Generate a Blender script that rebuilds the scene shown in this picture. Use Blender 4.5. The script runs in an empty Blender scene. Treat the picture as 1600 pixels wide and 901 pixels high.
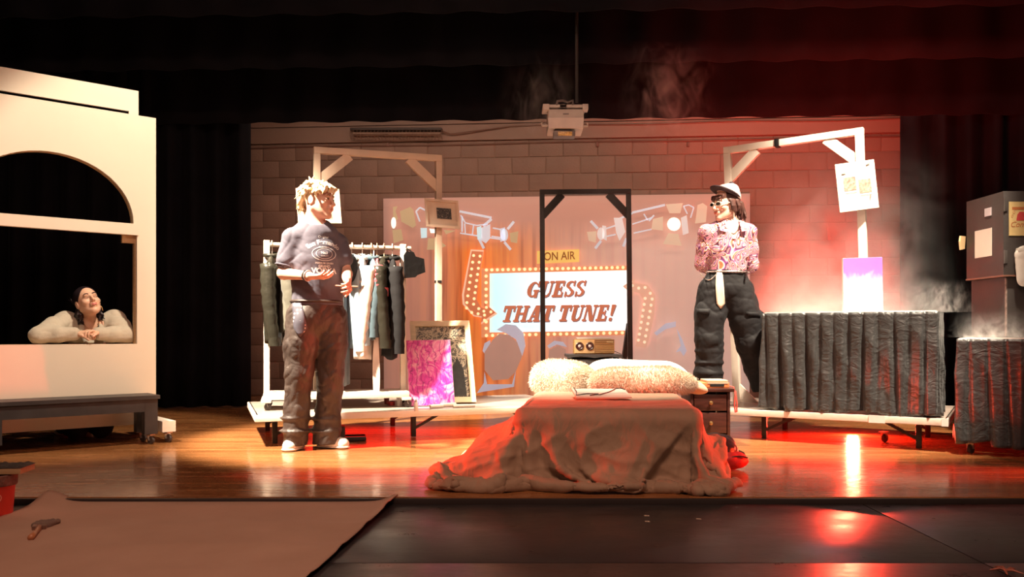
import bpy, bmesh, math, random
import numpy as np
import openvdb as vdb
from mathutils import Vector, Matrix, noise as mnoise
from mathutils.bvhtree import BVHTree

random.seed(7); rng = np.random.default_rng(7)
SC = bpy.context.scene
COL = SC.collection
# ------------------------------------------------------------------ camera
F, HZ, CH = 1300.0, 520.0, 0.76          # focal length (px), horizon row, camera height over the stage floor
cam_d = bpy.data.cameras.new('camera'); cam = bpy.data.objects.new('camera', cam_d); COL.objects.link(cam)
cam.location = (0, 0, CH); cam.rotation_euler = (math.pi/2, 0, 0)
cam_d.sensor_width = 36.0; cam_d.lens = 36.0*F/1600.0
cam_d.shift_y = (HZ-450.5)/1600.0
cam_d.clip_start = 0.05; cam_d.clip_end = 60
SC.camera = cam
# ------------------------------------------------------------------ world and light
w = bpy.data.worlds.new('world'); SC.world = w; w.use_nodes = True
w.node_tree.nodes['Background'].inputs[0].default_value = (0.9, 0.75, 0.75, 1)
w.node_tree.nodes['Background'].inputs[1].default_value = 0.004
SC.view_settings.view_transform = 'Standard'; SC.view_settings.look = 'None'
SC.view_settings.gamma = 1.0; SC.view_settings.use_curve_mapping = False
SC.view_settings.exposure = 0.0
try:
    SC.cycles.use_denoising = True
    SC.cycles.volume_step_rate = 1.0; SC.cycles.volume_max_steps = 128
    SC.cycles.max_bounces = 8; SC.cycles.volume_bounces = 1
    SC.cycles.sample_clamp_indirect = 6.0
except Exception: pass

def aim(o, target):
    d = Vector(target)-o.location
    o.rotation_euler = d.to_track_quat('-Z', 'Y').to_euler()
def spot(name, loc, target, energy, color, size=40, blend=0.5, radius=0.12):
    l = bpy.data.lights.new(name, 'SPOT'); l.energy = energy; l.color = color
    l.spot_size = math.radians(size); l.spot_blend = blend; l.shadow_soft_size = radius
    o = bpy.data.objects.new(name, l); COL.objects.link(o); o.location = loc; aim(o, target); return o
def area(name, loc, target, energy, color, sx, sy, spread=180):
    l = bpy.data.lights.new(name, 'AREA'); l.energy = energy; l.color = color
    l.shape = 'RECTANGLE'; l.size = sx; l.size_y = sy; l.spread = math.radians(spread)
    o = bpy.data.objects.new(name, l); COL.objects.link(o); o.location = loc; aim(o, target); return o
WARM = (1.0, 0.84, 0.64)
RED = (1.0, 0.014, 0.008)
# overhead stage spots hung above the platforms
spot('stage_spot', (-3.1, 4.1, 4.5), (-1.15, 5.85, 0.75), 7500, WARM, 36, 0.45)
spot('stage_spot', (0.3, 5.9, 5.0), (0.55, 5.9, 0.3), 2400, WARM, 34, 0.5)
spot('stage_spot', (2.7, 4.1, 4.7), (2.2, 6.05, 0.75), 3600, WARM, 36, 0.5)
spot('stage_spot', (-0.6, 4.6, 4.9), (-2.75, 5.8, 1.3), 1100, WARM, 34, 0.3)
# front of house wash, then added fills for the back wall and apron
spot('house_spot', (-3.4, -1.5, 3.0), (-0.6, 6.5, 0.9), 130, (1.0, 0.64, 0.46), 50, 0.9, 0.3)
spot('house_spot', (3.4, -1.5, 3.0), (0.6, 6.5, 0.9), 130, (1.0, 0.64, 0.46), 50, 0.9, 0.3)
area('added_wall_fill', (0.8, 8.45, 3.45), (0.9, 9.9, 1.3), 34, (1.0, 0.70, 0.54), 7.0, 0.25)  # unseen fill added behind the border to brighten the block wall
area('added_apron_fill', (0.0, 0.4, 4.6), (0.0, 3.2, 0.0), 150, (1.0, 0.58, 0.42), 2.5, 0.6)  # unseen overhead fill added to lift the apron and bed front
# red floor lamps: under the platforms, behind the table, and from both wings
area('red_floor_lamp', (2.58, 6.30, 0.10), (1.75, 3.0, 0.10), 45, (1.0, 0.05, 0.025), 0.07, 0.12)
area('red_floor_lamp', (-0.75, 6.45, 0.155), (-0.75, 6.45, 0.0), 14, RED, 1.7, 0.5)
area('red_floor_lamp', (2.3, 6.1, 0.155), (2.3, 6.1, 0.0), 10, RED, 0.9, 0.4)
spot('red_side_lamp', (-3.55, 4.20, 0.80), (-0.02, 4.62, 0.15), 2600, (1.0, 0.045, 0.014), 22, 0.8, 0.08)
spot('red_side_lamp', (4.9, 4.42, 0.42), (1.0, 4.7, 0.22), 1900, (1.0, 0.045, 0.014), 26, 0.8, 0.08)
area('red_fog_lamp', (2.50, 6.55, 0.55), (2.75, 7.15, 2.0), 130, (1.0, 0.03, 0.016), 0.8, 0.3, 85)

# ------------------------------------------------------------------ pixel helpers (directions only; depth from contact)
def P(px, py, Y):
    s = F/Y
    return Vector(((px-800.0)/s, Y, CH+(HZ-py)/s))
def G(px, py, z=0.0):
    Y = F*(CH-z)/(py-HZ)
    return Vector(((px-800.0)*Y/F, Y, z))

# ------------------------------------------------------------------ materials
MATS = {}
def _nt(name):
    m = bpy.data.materials.new(name); m.use_nodes = True
    nt = m.node_tree; b = nt.nodes['Principled BSDF']; return m, nt, b
def N(nt, t, **kw):
    n = nt.nodes.new(t)
    for k, v in kw.items():
        if hasattr(n, k): setattr(n, k, v)
        else: n.inputs[k.replace('_', ' ')].default_value = v
    return n
def c4(c): return (c[0], c[1], c[2], 1.0)
def ramp(nt, fac, stops, interp='LINEAR'):
    r = nt.nodes.new('ShaderNodeValToRGB'); r.color_ramp.interpolation = interp
    e = r.color_ramp.elements
    while len(e) < len(stops): e.new(0.5)
    for i, (p, c) in enumerate(stops): e[i].position = p; e[i].color = c4(c)
    nt.links.new(fac, r.inputs['Fac']); return r
def coords(nt, scale=(1, 1, 1), kind='Object', rot=(0, 0, 0)):
    tc = nt.nodes.new('ShaderNodeTexCoord'); mp = nt.nodes.new('ShaderNodeMapping')
    mp.inputs['Scale'].default_value = scale; mp.inputs['Rotation'].default_value = rot
    nt.links.new(tc.outputs[kind], mp.inputs['Vector']); return mp.outputs['Vector']
def mat(name, col, rough=0.6, metal=0.0, var=0.12, nscale=6.0, bump=0.0, bscale=60.0, stretch=(1, 1, 1), sheen=0.0, spec=0.5, emit=0.0, alpha=1.0, sss=0.0):
    if name in MATS: return MATS[name]
    m, nt, b = _nt(name)
    b.inputs['Roughness'].default_value = rough; b.inputs['Metallic'].default_value = metal
    b.inputs['Specular IOR Level'].default_value = spec
    v = coords(nt, stretch)
    n = N(nt, 'ShaderNodeTexNoise', Scale=nscale, Detail=4.0); nt.links.new(v, n.inputs['Vector'])
    lo = tuple(max(0, x*(1-var)) for x in col); hi = tuple(min(1, x*(1+var)) for x in col)
    r = ramp(nt, n.outputs['Fac'], [(0.3, lo), (0.7, hi)])
    nt.links.new(r.outputs['Color'], b.inputs['Base Color'])
    if bump > 0:
        n2 = N(nt, 'ShaderNodeTexNoise', Scale=bscale, Detail=3.0); nt.links.new(v, n2.inputs['Vector'])
        bp = N(nt, 'ShaderNodeBump', Strength=bump, Distance=0.01); nt.links.new(n2.outputs['Fac'], bp.inputs['Height'])
        nt.links.new(bp.outputs['Normal'], b.inputs['Normal'])
    if sheen > 0: b.inputs['Sheen Weight'].default_value = sheen
    if sss > 0:
        b.inputs['Subsurface Weight'].default_value = sss; b.inputs['Subsurface Radius'].default_value = (1.0, 0.3, 0.15); b.inputs['Subsurface Scale'].default_value = 0.01
    if emit > 0:
        nt.links.new(r.outputs['Color'], b.inputs['Emission Color']); b.inputs['Emission Strength'].default_value = emit
    MATS[name] = m; return m

# ------------------------------------------------------------------ mesh builder
class MB:
    def __init__(s): s.v = []; s.f = []
    def add(s, vs, fs):
        o = len(s.v); s.v.extend([tuple(p) for p in vs]); s.f.extend([tuple(i+o for i in f) for f in fs]); return s
    def box(s, c, sz, rz=0.0, R=None, bev=0.0):
        if R is None: R = Matrix.Rotation(rz, 3, 'Z')
        c = Vector(c); hx, hy, hz = sz[0]/2, sz[1]/2, sz[2]/2
        if bev <= 0:
            vs = [c+R@Vector((x, y, z)) for x in (-hx, hx) for y in (-hy, hy) for z in (-hz, hz)]
            return s.add(vs, [(0, 1, 3, 2), (4, 6, 7, 5), (0, 4, 5, 1), (2, 3, 7, 6), (0, 2, 6, 4), (1, 5, 7, 3)])
        bm = bmesh.new(); bmesh.ops.create_cube(bm, size=1.0)
        for v in bm.verts: v.co = Vector((v.co.x*sz[0], v.co.y*sz[1], v.co.z*sz[2]))
        bmesh.ops.bevel(bm, geom=list(bm.edges), offset=min(bev, min(sz)*0.45), segments=2, profile=0.6, affect='EDGES')
        bm.verts.index_update()
        s.add([c+R@v.co for v in bm.verts], [[v.index for v in f.verts] for f in bm.faces]); bm.free(); return s
    def bar(s, p0, p1, wd, ht, up=(0, 0, 1), bev=0.0):
        p0 = Vector(p0); p1 = Vector(p1); d = p1-p0; L = d.length; d.normalize()
        up = Vector(up)
        if abs(d.dot(up)) > 0.99: up = Vector((0, 1, 0))
        a = d.cross(up).normalized(); u = a.cross(d).normalized()
        R = Matrix((d, a, u)).transposed()
        return s.box((p0+p1)/2, (L, wd, ht), R=R, bev=bev)
    def tube(s, pts, r, n=8, closed=False, cap=True):
        pts = [Vector(p) for p in pts]; m = len(pts)
        rs = r if isinstance(r, (list, tuple)) else [r]*m
        prev = None; vs = []
        for i, p in enumerate(pts):
            if closed: d = pts[(i+1) % m]-pts[i-1]
            else: d = pts[min(i+1, m-1)]-pts[max(i-1, 0)]
            d.normalize()
            if prev is None:
                a = d.cross(Vector((0, 0, 1)))
                if a.length < 1e-3: a = d.cross(Vector((1, 0, 0)))
            else: a = prev-d*prev.dot(d)
            a.normalize(); prev = a; b = d.cross(a)
            for k in range(n):
                t = 2*math.pi*k/n; vs.append(p+(a*math.cos(t)+b*math.sin(t))*rs[i])
        fs = []
        for i in range(m if closed else m-1):
            j = (i+1) % m
            for k in range(n): fs.append((i*n+k, i*n+(k+1) % n, j*n+(k+1) % n, j*n+k))
        if cap and not closed: fs += [tuple(range(n-1, -1, -1)), tuple(range((m-1)*n, m*n))]
        return s.add(vs, fs)
    def lathe(s, prof, c, R=None, n=20):
        c = Vector(c); R = R or Matrix.Identity(3); vs = []; fs = []
        for r, z in prof:
            for k in range(n):
                t = 2*math.pi*k/n; vs.append(c+R@Vector((r*math.cos(t), r*math.sin(t), z)))
        for i in range(len(prof)-1):
            for k in range(n): fs.append((i*n+k, i*n+(k+1) % n, (i+1)*n+(k+1) % n, (i+1)*n+k))
        fs += [tuple(range(n-1, -1, -1)), tuple(range((len(prof)-1)*n, len(prof)*n))]
        return s.add(vs, fs)
    def prism(s, poly, o, u, v, nn, t):          # polygon (a,b) -> o+a*u+b*v, thickness t along nn
        o, u, v, nn = Vector(o), Vector(u), Vector(v), Vector(nn)
        a = [o+u*x+v*y for x, y in poly]; b = [p+nn*t for p in a]; k = len(a)
        return s.add(a+b, [tuple(range(k-1, -1, -1)), tuple(range(k, 2*k))]+[(i, (i+1) % k, k+(i+1) % k, k+i) for i in range(k)])
    def grid(s, Pn, cu=False, cv=False):
        nu, nv = Pn.shape[:2]; fs = []
        for i in range(nu if cu else nu-1):
            for j in range(nv if cv else nv-1):
                a, b = (i+1) % nu, (j+1) % nv
                fs.append((i*nv+j, a*nv+j, a*nv+b, i*nv+b))
        return s.add(Pn.reshape(-1, 3).tolist(), fs)

ORG = {}
def link_mesh(name, v, f, m, parent=None, org=None, smooth=True, angle=40, fix=True):
    v = np.asarray(v, dtype=float).reshape(-1, 3)
    if parent is not None: org = ORG[parent]
    elif org is None:
        lo, hi = v.min(0), v.max(0); org = Vector(((lo[0]+hi[0])/2, (lo[1]+hi[1])/2, lo[2]))
    org = Vector(org)
    me = bpy.data.meshes.new(name)
    me.from_pydata((v-np.array(org)).tolist(), [], f if isinstance(f, list) else f.tolist()); me.update()
    if fix: bm = bmesh.new(); bm.from_mesh(me); bmesh.ops.recalc_face_normals(bm, faces=bm.faces); bm.to_mesh(me); bm.free()
    if smooth:
        me.polygons.foreach_set('use_smooth', [True]*len(me.polygons))
        if angle < 180: me.set_sharp_from_angle(angle=math.radians(angle))
    if m is not None: me.materials.append(m)
    o = bpy.data.objects.new(name, me); COL.objects.link(o)
    if parent is not None: o.parent = parent
    else: o.location = org
    ORG[o] = org; return o
def mk(name, mb, m, parent=None, org=None, smooth=True, angle=40):
    return link_mesh(name, mb.v, mb.f, m, parent, org, smooth, angle)
def tag(o, label=None, cat=None, group=None, kind=None):
    if label: o['label'] = label
    if cat: o['category'] = cat
    if group: o['group'] = group
    if kind: o['kind'] = kind
    return o
def thing(name, label, cat, loc, group=None, kind=None):
    o = bpy.data.objects.new(name, None); COL.objects.link(o); o.location = loc; o.empty_display_size = 0.1
    ORG[o] = Vector(loc); return tag(o, label, cat, group, kind)
def bx(name, c, sz, m, parent=None, rz=0, R=None, bev=0.004, **k):
    return mk(name, MB().box(c, sz, rz, R, bev), m, parent, **k)

# ------------------------------------------------------------------ smooth solid modelling (distance field -> one continuous mesh)
def wave_noise(X, Y, Z, seed, freq, n=7, aniso=(1, 1, 1)):
    r = np.random.default_rng(seed); s = np.zeros_like(X+Y+Z)
    wx = 0.35/freq*np.sin(freq*0.6*(Y*1.3+Z)+r.uniform(0, 6)); wz = 0.35/freq*np.sin(freq*0.5*(X-Y)+r.uniform(0, 6))
    for i in range(n):
        k = r.normal(size=3)*np.array(aniso); k /= np.linalg.norm(k); fq = freq*r.uniform(0.6, 1.7)
        s = s+np.sin((k[0]*(X+wx)+k[1]*Y+k[2]*(Z+wz))*fq+r.uniform(0, 6.28))/n**0.5
    return s
class SDF:
    BIG = 0.06
    def __init__(s, lo, hi, vox):
        s.lo = np.array(lo, float); s.vox = vox
        s.n = np.maximum(4, np.ceil((np.array(hi, float)-s.lo)/vox).astype(int)+1)
        s.ax = [s.lo[i]+vox*np.arange(s.n[i]) for i in range(3)]
        s.f = np.full(tuple(s.n), s.BIG, np.float32)
    def win(s, lo, hi, m):
        i0 = np.clip(np.floor((np.minimum(lo, hi)-m-s.lo)/s.vox).astype(int), 0, s.n-1)
        i1 = np.clip(np.ceil((np.maximum(lo, hi)+m-s.lo)/s.vox).astype(int)+1, 1, s.n)
        sl = tuple(slice(a, b) for a, b in zip(i0, i1))
        X = s.ax[0][sl[0]][:, None, None]; Y = s.ax[1][sl[1]][None, :, None]; Z = s.ax[2][sl[2]][None, None, :]
        return sl, X, Y, Z
    def _min(s, sl, d, k):
        a = s.f[sl]
        if k <= 0: s.f[sl] = np.minimum(a, d); return
        h = np.clip(0.5+0.5*(a-d)/k, 0, 1); s.f[sl] = a*(1-h)+d*h-k*h*(1-h)
    def _sub(s, sl, d, k):
        a = s.f[sl]; d = -d; k = max(k, 1e-4)
        h = np.clip(0.5-0.5*(a-d)/k, 0, 1); s.f[sl] = a*(1-h)+d*h+k*h*(1-h)
    def cap(s, a, b, ra, rb=None, k=0.01, flat=None, sub=False):
        a = np.array(a, float); b = np.array(b, float); rb = ra if rb is None else rb
        sl, X, Y, Z = s.win(a, b, max(ra, rb)+s.BIG+k)
        d = b-a; L2 = max(d@d, 1e-9)
        px, py, pz = X-a[0], Y-a[1], Z-a[2]
        t = np.clip((px*d[0]+py*d[1]+pz*d[2])/L2, 0, 1)
        qx, qy, qz = px-t*d[0], py-t*d[1], pz-t*d[2]
        q2 = qx*qx+qy*qy+qz*qz
        if flat is not None:
            ax = np.array(flat[0], float); ax /= np.linalg.norm(ax)
            c = qx*ax[0]+qy*ax[1]+qz*ax[2]; q2 = q2+(flat[1]**2-1)*c*c
        D = np.sqrt(q2)-(ra+(rb-ra)*t)
        (s._sub if sub else s._min)(sl, D, k); return s
    def chain(s, pts, rs, k=0.01, flat=None):
        for i in range(len(pts)-1): s.cap(pts[i], pts[i+1], rs[i], rs[i+1], k, flat)
        return s
    def ell(s, c, rad, R=None, k=0.01, sub=False):
        c = np.array(c, float); rad = np.array(rad, float)
        sl, X, Y, Z = s.win(c, c, rad.max()+s.BIG+k)
        px, py, pz = X-c[0], Y-c[1], Z-c[2]
        if R is not None:
            R = np.array(R, float)      # columns are the local axes
            px, py, pz = (px*R[0, i]+py*R[1, i]+pz*R[2, i] for i in range(3))
        q = np.sqrt((px/rad[0])**2+(py/rad[1])**2+(pz/rad[2])**2)
        q2 = np.sqrt((px/rad[0]**2)**2+(py/rad[1]**2)**2+(pz/rad[2]**2)**2)+1e-6
        D = q*(q-1)/q2
        (s._sub if sub else s._min)(sl, D, k); return s
    def cut(s, p, nrm, k=0.004, lo=None, hi=None):      # remove the side the normal points to
        p = np.array(p, float); nrm = np.array(nrm, float); nrm /= np.linalg.norm(nrm)
        if lo is None: lo, hi = s.lo, s.lo+s.vox*s.n
        sl, X, Y, Z = s.win(np.array(lo), np.array(hi), 0)
        D = -((X-p[0])*nrm[0]+(Y-p[1])*nrm[1]+(Z-p[2])*nrm[2])
        s._sub(sl, np.broadcast_to(D, s.f[sl].shape), k); return s
    def wrinkle(s, amp, freq, seed, aniso=(1, 1, 1), ridge=0.6):
        i = np.nonzero(np.abs(s.f) < 0.03)
        n = wave_noise(s.ax[0][i[0]], s.ax[1][i[1]], s.ax[2][i[2]], seed, freq, aniso=aniso)
        n = (1-ridge)*n+ridge*(1-2*np.abs(np.tanh(n*1.2)))
        s.f[i] += (amp*n).astype(np.float32); return s
    def mesh(s):
        g = vdb.FloatGrid(s.BIG); g.copyFromArray(s.f)
        pts, quads = g.convertToQuads(0.0)
        return pts.astype(float)*s.vox+s.lo, quads
def solid(name, sdf, m, parent=None, org=None):
    v, q = sdf.mesh(); q = q.astype(int)
    a, b, c = v[q[:, 0]], v[q[:, 1]], v[q[:, 2]]
    if np.einsum('ij,ij->i', a, np.cross(b, c)).sum() < 0: q = q[:, ::-1]
    return link_mesh(name, v, q.tolist(), m, parent, org, True, 180, fix=False)

# ------------------------------------------------------------------ text and decals
def text_mesh(s, size, bold=0.0, shear=0.0, align='CENTER', sx=1.0):
    c = bpy.data.curves.new('t', 'FONT'); c.body = s; c.size = size; c.align_x = align; c.align_y = 'CENTER'
    c.offset = bold; c.shear = shear; c.fill_mode = 'FRONT'
    o = bpy.data.objects.new('t', c); COL.objects.link(o)
    dg = bpy.context.evaluated_depsgraph_get(); me = o.evaluated_get(dg).to_mesh()
    vs = [(v.co.x*sx, v.co.y) for v in me.vertices]; fs = [tuple(p.vertices) for p in me.polygons]
    o.evaluated_get(dg).to_mesh_clear(); bpy.data.objects.remove(o); bpy.data.curves.remove(c)
    return vs, fs
def flat_text(mb, s, size, o, u, v, **k):
    vs, fs = text_mesh(s, size, **k); o, u, v = Vector(o), Vector(u), Vector(v)
    mb.add([o+u*x+v*y for x, y in vs], fs); return mb
def bvh_of(o):
    me = o.data; org = ORG[o]
    return BVHTree.FromPolygons([tuple(v.co+org) for v in me.vertices], [tuple(p.vertices) for p in me.polygons])
def copy_tree(o, parent=None):
    c = o.copy(); COL.objects.link(c); c.parent = parent; ORG[c] = ORG[o]
    for ch in list(o.children): copy_tree(ch, c)
    return c
# ================================================================== THE SETTING
def wood_floor_mat():
    m, nt, b = _nt('stage_wood')
    v = coords(nt, (1, 1, 1))
    br = N(nt, 'ShaderNodeTexBrick', Scale=1.0); br.offset = 0.37
    br.inputs['Brick Width'].default_value = 1.3; br.inputs['Row Height'].default_value = 0.058
    br.inputs['Mortar Size'].default_value = 0.0012; br.inputs['Mortar Smooth'].default_value = 0.3
    br.inputs['Color1'].default_value = (0.30, 0.115, 0.038, 1); br.inputs['Color2'].default_value = (0.46, 0.20, 0.072, 1)
    br.inputs['Mortar'].default_value = (0.10, 0.04, 0.02, 1); nt.links.new(v, br.inputs['Vector'])
    v2 = coords(nt, (2.2, 38, 1)); g = N(nt, 'ShaderNodeTexNoise', Scale=2.0, Detail=6.0); nt.links.new(v2, g.inputs['Vector'])
    r = ramp(nt, g.outputs['Fac'], [(0.25, (0.55, 0.5, 0.48)), (0.7, (1.15, 1.1, 1.05))])
    mx = N(nt, 'ShaderNodeMixRGB', blend_type='MULTIPLY'); mx.inputs[0].default_value = 0.9
    nt.links.new(br.outputs['Color'], mx.inputs[1]); nt.links.new(r.outputs['Color'], mx.inputs[2])
    nt.links.new(mx.outputs[0], b.inputs['Base Color'])
    w2 = N(nt, 'ShaderNodeTexNoise', Scale=3.0, Detail=5.0); nt.links.new(coords(nt, (0.8, 6, 1)), w2.inputs['Vector'])
    rr = ramp(nt, w2.outputs['Fac'], [(0.3, (0.16,)*3), (0.75, (0.34,)*3)]); nt.links.new(rr.outputs['Color'], b.inputs['Roughness'])
    bp = N(nt, 'ShaderNodeBump', Strength=0.25, Distance=0.004); nt.links.new(g.outputs['Fac'], bp.inputs['Height'])
    nt.links.new(bp.outputs['Normal'], b.inputs['Normal']); b.inputs['Coat Weight'].default_value = 0.35; b.inputs['Coat Roughness'].default_value = 0.12
    return m
def black_floor_mat():
    m, nt, b = _nt('black_masonite')
    n = N(nt, 'ShaderNodeTexNoise', Scale=3.0, Detail=8.0, Roughness=0.7); nt.links.new(coords(nt, (1.5, 3, 1), 'Object'), n.inputs['Vector'])
    r = ramp(nt, n.outputs['Fac'], [(0.3, (0.018, 0.016, 0.017)), (0.7, (0.045, 0.038, 0.038))]); nt.links.new(r.outputs['Color'], b.inputs['Base Color'])
    rr = ramp(nt, n.outputs['Fac'], [(0.3, (0.25,)*3), (0.7, (0.45,)*3)]); nt.links.new(rr.outputs['Color'], b.inputs['Roughness'])
    n2 = N(nt, 'ShaderNodeTexNoise', Scale=40.0, Detail=3.0); nt.links.new(coords(nt, (1, 2, 1)), n2.inputs['Vector'])
    bp = N(nt, 'ShaderNodeBump', Strength=0.12, Distance=0.004); nt.links.new(n2.outputs['Fac'], bp.inputs['Height']); nt.links.new(bp.outputs['Normal'], b.inputs['Normal'])
    return m
YF = G(800, 776).y                               # front edge of the wooden stage floor
fl = MB().box((0, (YF+10.6)/2, -0.02), (15, 10.6-YF, 0.04))
floor = tag(mk('floor', fl, wood_floor_mat(), org=(0, 0, 0), smooth=False), 'glossy orange hardwood stage floor', kind='structure')
nose = mat('dark_edge', (0.03, 0.02, 0.018), 0.4)
tag(bx('trim_1', (0, YF-0.012, -0.021), (15, 0.022, 0.034), nose), 'dark strip along the front edge of the wooden stage', kind='structure')
ZA = -0.028                                       # black apron a little lower
apr = MB().box((0, YF-2.3, ZA-0.05), (15, 4.55, 0.05))
apron = tag(mk('floor_apron', apr, mat('apron_base', (0.004, 0.004, 0.004), 0.9), org=(0, 0, ZA-0.075), smooth=False), 'black painted apron floor in front of the wooden stage', kind='structure')
bfm = black_floor_mat()
YS = 2.86
pan = MB().box((0, 0, 0), (2.434, 1, 0.024), bev=0.002)
pan_me = {}
for (y0, y1) in ((YS, YF-0.026), (YS-1.22, YS-0.005), (YS-2.44, YS-1.225)):
    for i in range(-3, 3):
        x0 = 1.617+2.44*i if y0 > 2.8 or i % 2 == 0 else 1.617+2.44*i
        if abs(x0+1.22) > 5: continue
        key = round(y1-y0, 3)
        o = bx('floor_panel', (x0+1.22, (y0+y1)/2, ZA-0.013), (2.434, y1-y0, 0.024), bfm, apron, bev=0.002)

# ---------------- back wall of painted concrete blocks (turned a little to the camera)
TW = math.tan(math.radians(4.5)); YW = 9.9
nw = Vector((-TW, -1, 0)).normalized(); uw = Vector((1, -TW, 0)).normalized()
def Wp(px, py, off=0.0):                          # point on the wall plane (moved off towards the room)
    r = (px-800.0)/F; Y = (YW-off*1.003)/(1+TW*r)
    return P(px, py, Y)
def wall_pt(u, z, off=0.0): return Vector((0, YW, z))+uw*u+nw*off
blockm = mat('painted_block', (0.30, 0.185, 0.138), 0.62, var=0.10, nscale=2.5, bump=0.35, bscale=45)
mortm = mat('block_joint', (0.33, 0.21, 0.155), 0.8, bump=0.2)
wb = MB(); wb.bar(wall_pt(-5.2, 1.9, -0.07), wall_pt(6.4, 1.9, -0.07), 0.18, 3.8)
wall = tag(mk('wall_back', wb, mortm, smooth=False), 'brown painted concrete block back wall', kind='structure')
BL, BH = 0.405, 0.203
bmesh_block = None
sx0, sx1 = Wp(618, 400).dot(uw)-0, Wp(1155, 400).dot(uw)
sx0 -= Vector((0, YW, 0)).dot(uw); sx1 -= Vector((0, YW, 0)).dot(uw)
for row in range(15):
    for colm in range(-9, 13):
        u = colm*BL+(BL/2 if row % 2 else 0.0); z = row*BH+BH/2
        if u < -3.45 or u > 4.75: continue
        if sx0+0.25 < u < sx1-0.25 and z < 2.15: continue      # wholly behind the projection sheet
        if bmesh_block is None:
            c = wall_pt(u, z, 0.004)
            o = mk('block', MB().box(c, (BL-0.010, 0.05, BH-0.010), R=Matrix((uw, -nw, Vector((0, 0, 1)))).transposed(), bev=0.006), blockm, wall, angle=60)
            bmesh_block = o; base = c
        else:
            o = bmesh_block.copy(); COL.objects.link(o); o.parent = wall
            o.location = wall_pt(u, z, 0.004+random.uniform(-0.0015, 0.0015))-base
# smooth band above the blocks
bandm = mat('painted_band', (0.32, 0.20, 0.15), 0.6, var=0.06, nscale=2, bump=0.1, bscale=20)
mb = MB(); mb.bar(wall_pt(-5.2, 3.14, 0.03), wall_pt(6.4, 3.14, 0.03), 0.06, 0.18); tag(mk('trim_2', mb, bandm), 'brown painted beam along the top of the block wall', kind='structure')
mb = MB(); mb.bar(wall_pt(-5.2, 3.42, 0.02), wall_pt(6.4, 3.42, 0.02), 0.05, 0.34); tag(mk('trim_3', mb, bandm), 'upper smooth band of the brown back wall', kind='structure')
mb = MB()
cp = [wall_pt(u, 3.005+0.006*math.sin(u*2.1), 0.035) for u in np.linspace(-3.6, 4.9, 60)]
mb.tube(cp, 0.011, 8)
cond = mk('conduit', mb, mat('conduit_paint', (0.20, 0.10, 0.07), 0.5)); tag(cond, 'thin brown conduit pipe running along the back wall', 'pipe')
for px in (606, 933, 1075, 1215):
    q = Wp(px, 226, 0.03); bx('pipe_clip', q, (0.03, 0.04, 0.05), MATS['conduit_paint'], cond)
# caged strip lamp high on the wall
cg = thing('caged_strip_lamp', 'long wire-caged strip lamp high on the brown back wall', 'wall lamp', Wp(620, 218, 0.12))
a, b_ = Wp(549, 209, 0.10), Wp(691, 209, 0.10)
mk('lamp_tray', MB().bar(a+Vector((0, 0, .045)), b_+Vector((0, 0, .045)), 0.13, 0.03, bev=.005), mat('tray', (0.05, 0.03, 0.022), 0.5), cg)
mk('lamp_tube', MB().tube([a+(b_-a)*0.02, b_+(a-b_)*0.02], 0.022, 10), mat('dull_tube', (0.36, 0.24, 0.18), 0.4), cg)
mb = MB(); n = 26
for i in range(n+1):
    c = a.lerp(b_, i/n); mb.tube([c+nw*0.07*math.cos(t)+Vector((0, 0, 0.055*math.sin(t)-0.01)) for t in np.linspace(-0.3-math.pi/2, math.pi/2+.3, 9)], 0.004, 5)
for t in (-1.2, -0.5, 0.2, 0.9):
    mb.tube([p+nw*0.07*math.cos(t)+Vector((0, 0, 0.055*math.sin(t)-0.01)) for p in (a, b_)], 0.004, 5)
mk('wire_cage', mb, mat('cage_wire', (0.28, 0.17, 0.12), 0.45, 0.3), cg)
mk('cable', MB().tube([b_+Vector((0, 0, .03)), b_+uw*0.1+Vector((0, 0, -.005)), b_+uw*0.3+Vector((0, 0, .015))]+[wall_pt(u, 3.2+0.008*math.sin(3*u), 0.07) for u in np.linspace(0.0, 4.8, 20)], 0.008, 6), MATS['conduit_paint'], cg)

# ---------------- black stage drapes
velvet = mat('black_velvet', (0.006, 0.006, 0.0085), 0.95, var=0.3, nscale=3, sheen=0.02, spec=0.1)
def drape(name, p0, p1, z0, z1, label, folds, amp, z0b=None, seed=0, hem=0.0):
    r = np.random.default_rng(seed); p0, p1 = Vector(p0), Vector(p1); d = p1-p0; nn = Vector((-d.y, d.x, 0)).normalized()
    nu = folds*10; zs = np.linspace(0, 1, 9); ph = np.cumsum(r.uniform(0.6, 1.4, nu+1))*2*math.pi/10
    A = np.zeros((nu+1, len(zs), 3))
    for i in range(nu+1):
        t = i/nu; q = p0+d*t; zb = z0 if z0b is None else z0+(z0b-z0)*t
        for j, k in enumerate(zs):
            o = amp*math.sin(ph[i]+0.5*math.sin(3*k+i*0.02))*(1.0-0.45*k)
            e = q+nn*o; A[i, j] = (e.x, e.y, zb+(z1-zb)*k)
    B = A.copy(); B[:, :, :2] += np.array((nn.x, nn.y))*0.012
    mb = MB(); mb.grid(A); mb.grid(B)
    na = (nu+1)*len(zs); m9 = len(zs)
    for i in range(nu): mb.f += [(i*m9, (i+1)*m9, na+(i+1)*m9, na+i*m9), (i*m9+m9-1, na+i*m9+m9-1, na+(i+1)*m9+m9-1, (i+1)*m9+m9-1)]
    for j in range(m9-1): mb.f += [(j, na+j, na+j+1, j+1), (nu*m9+j, nu*m9+j+1, na+nu*m9+j+1, na+nu*m9+j)]
    o = mk(name, mb, velvet, angle=180); tag(o, label, 'curtain'); return o
yl = 8.55
drape('leg_curtain', (-7.2, 7.6, 0), (P(391, 500, yl).x, yl, 0), 0.012, 4.6, 'black velvet leg curtain hanging behind the white arched flat', 20, 0.075, seed=1)
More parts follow.
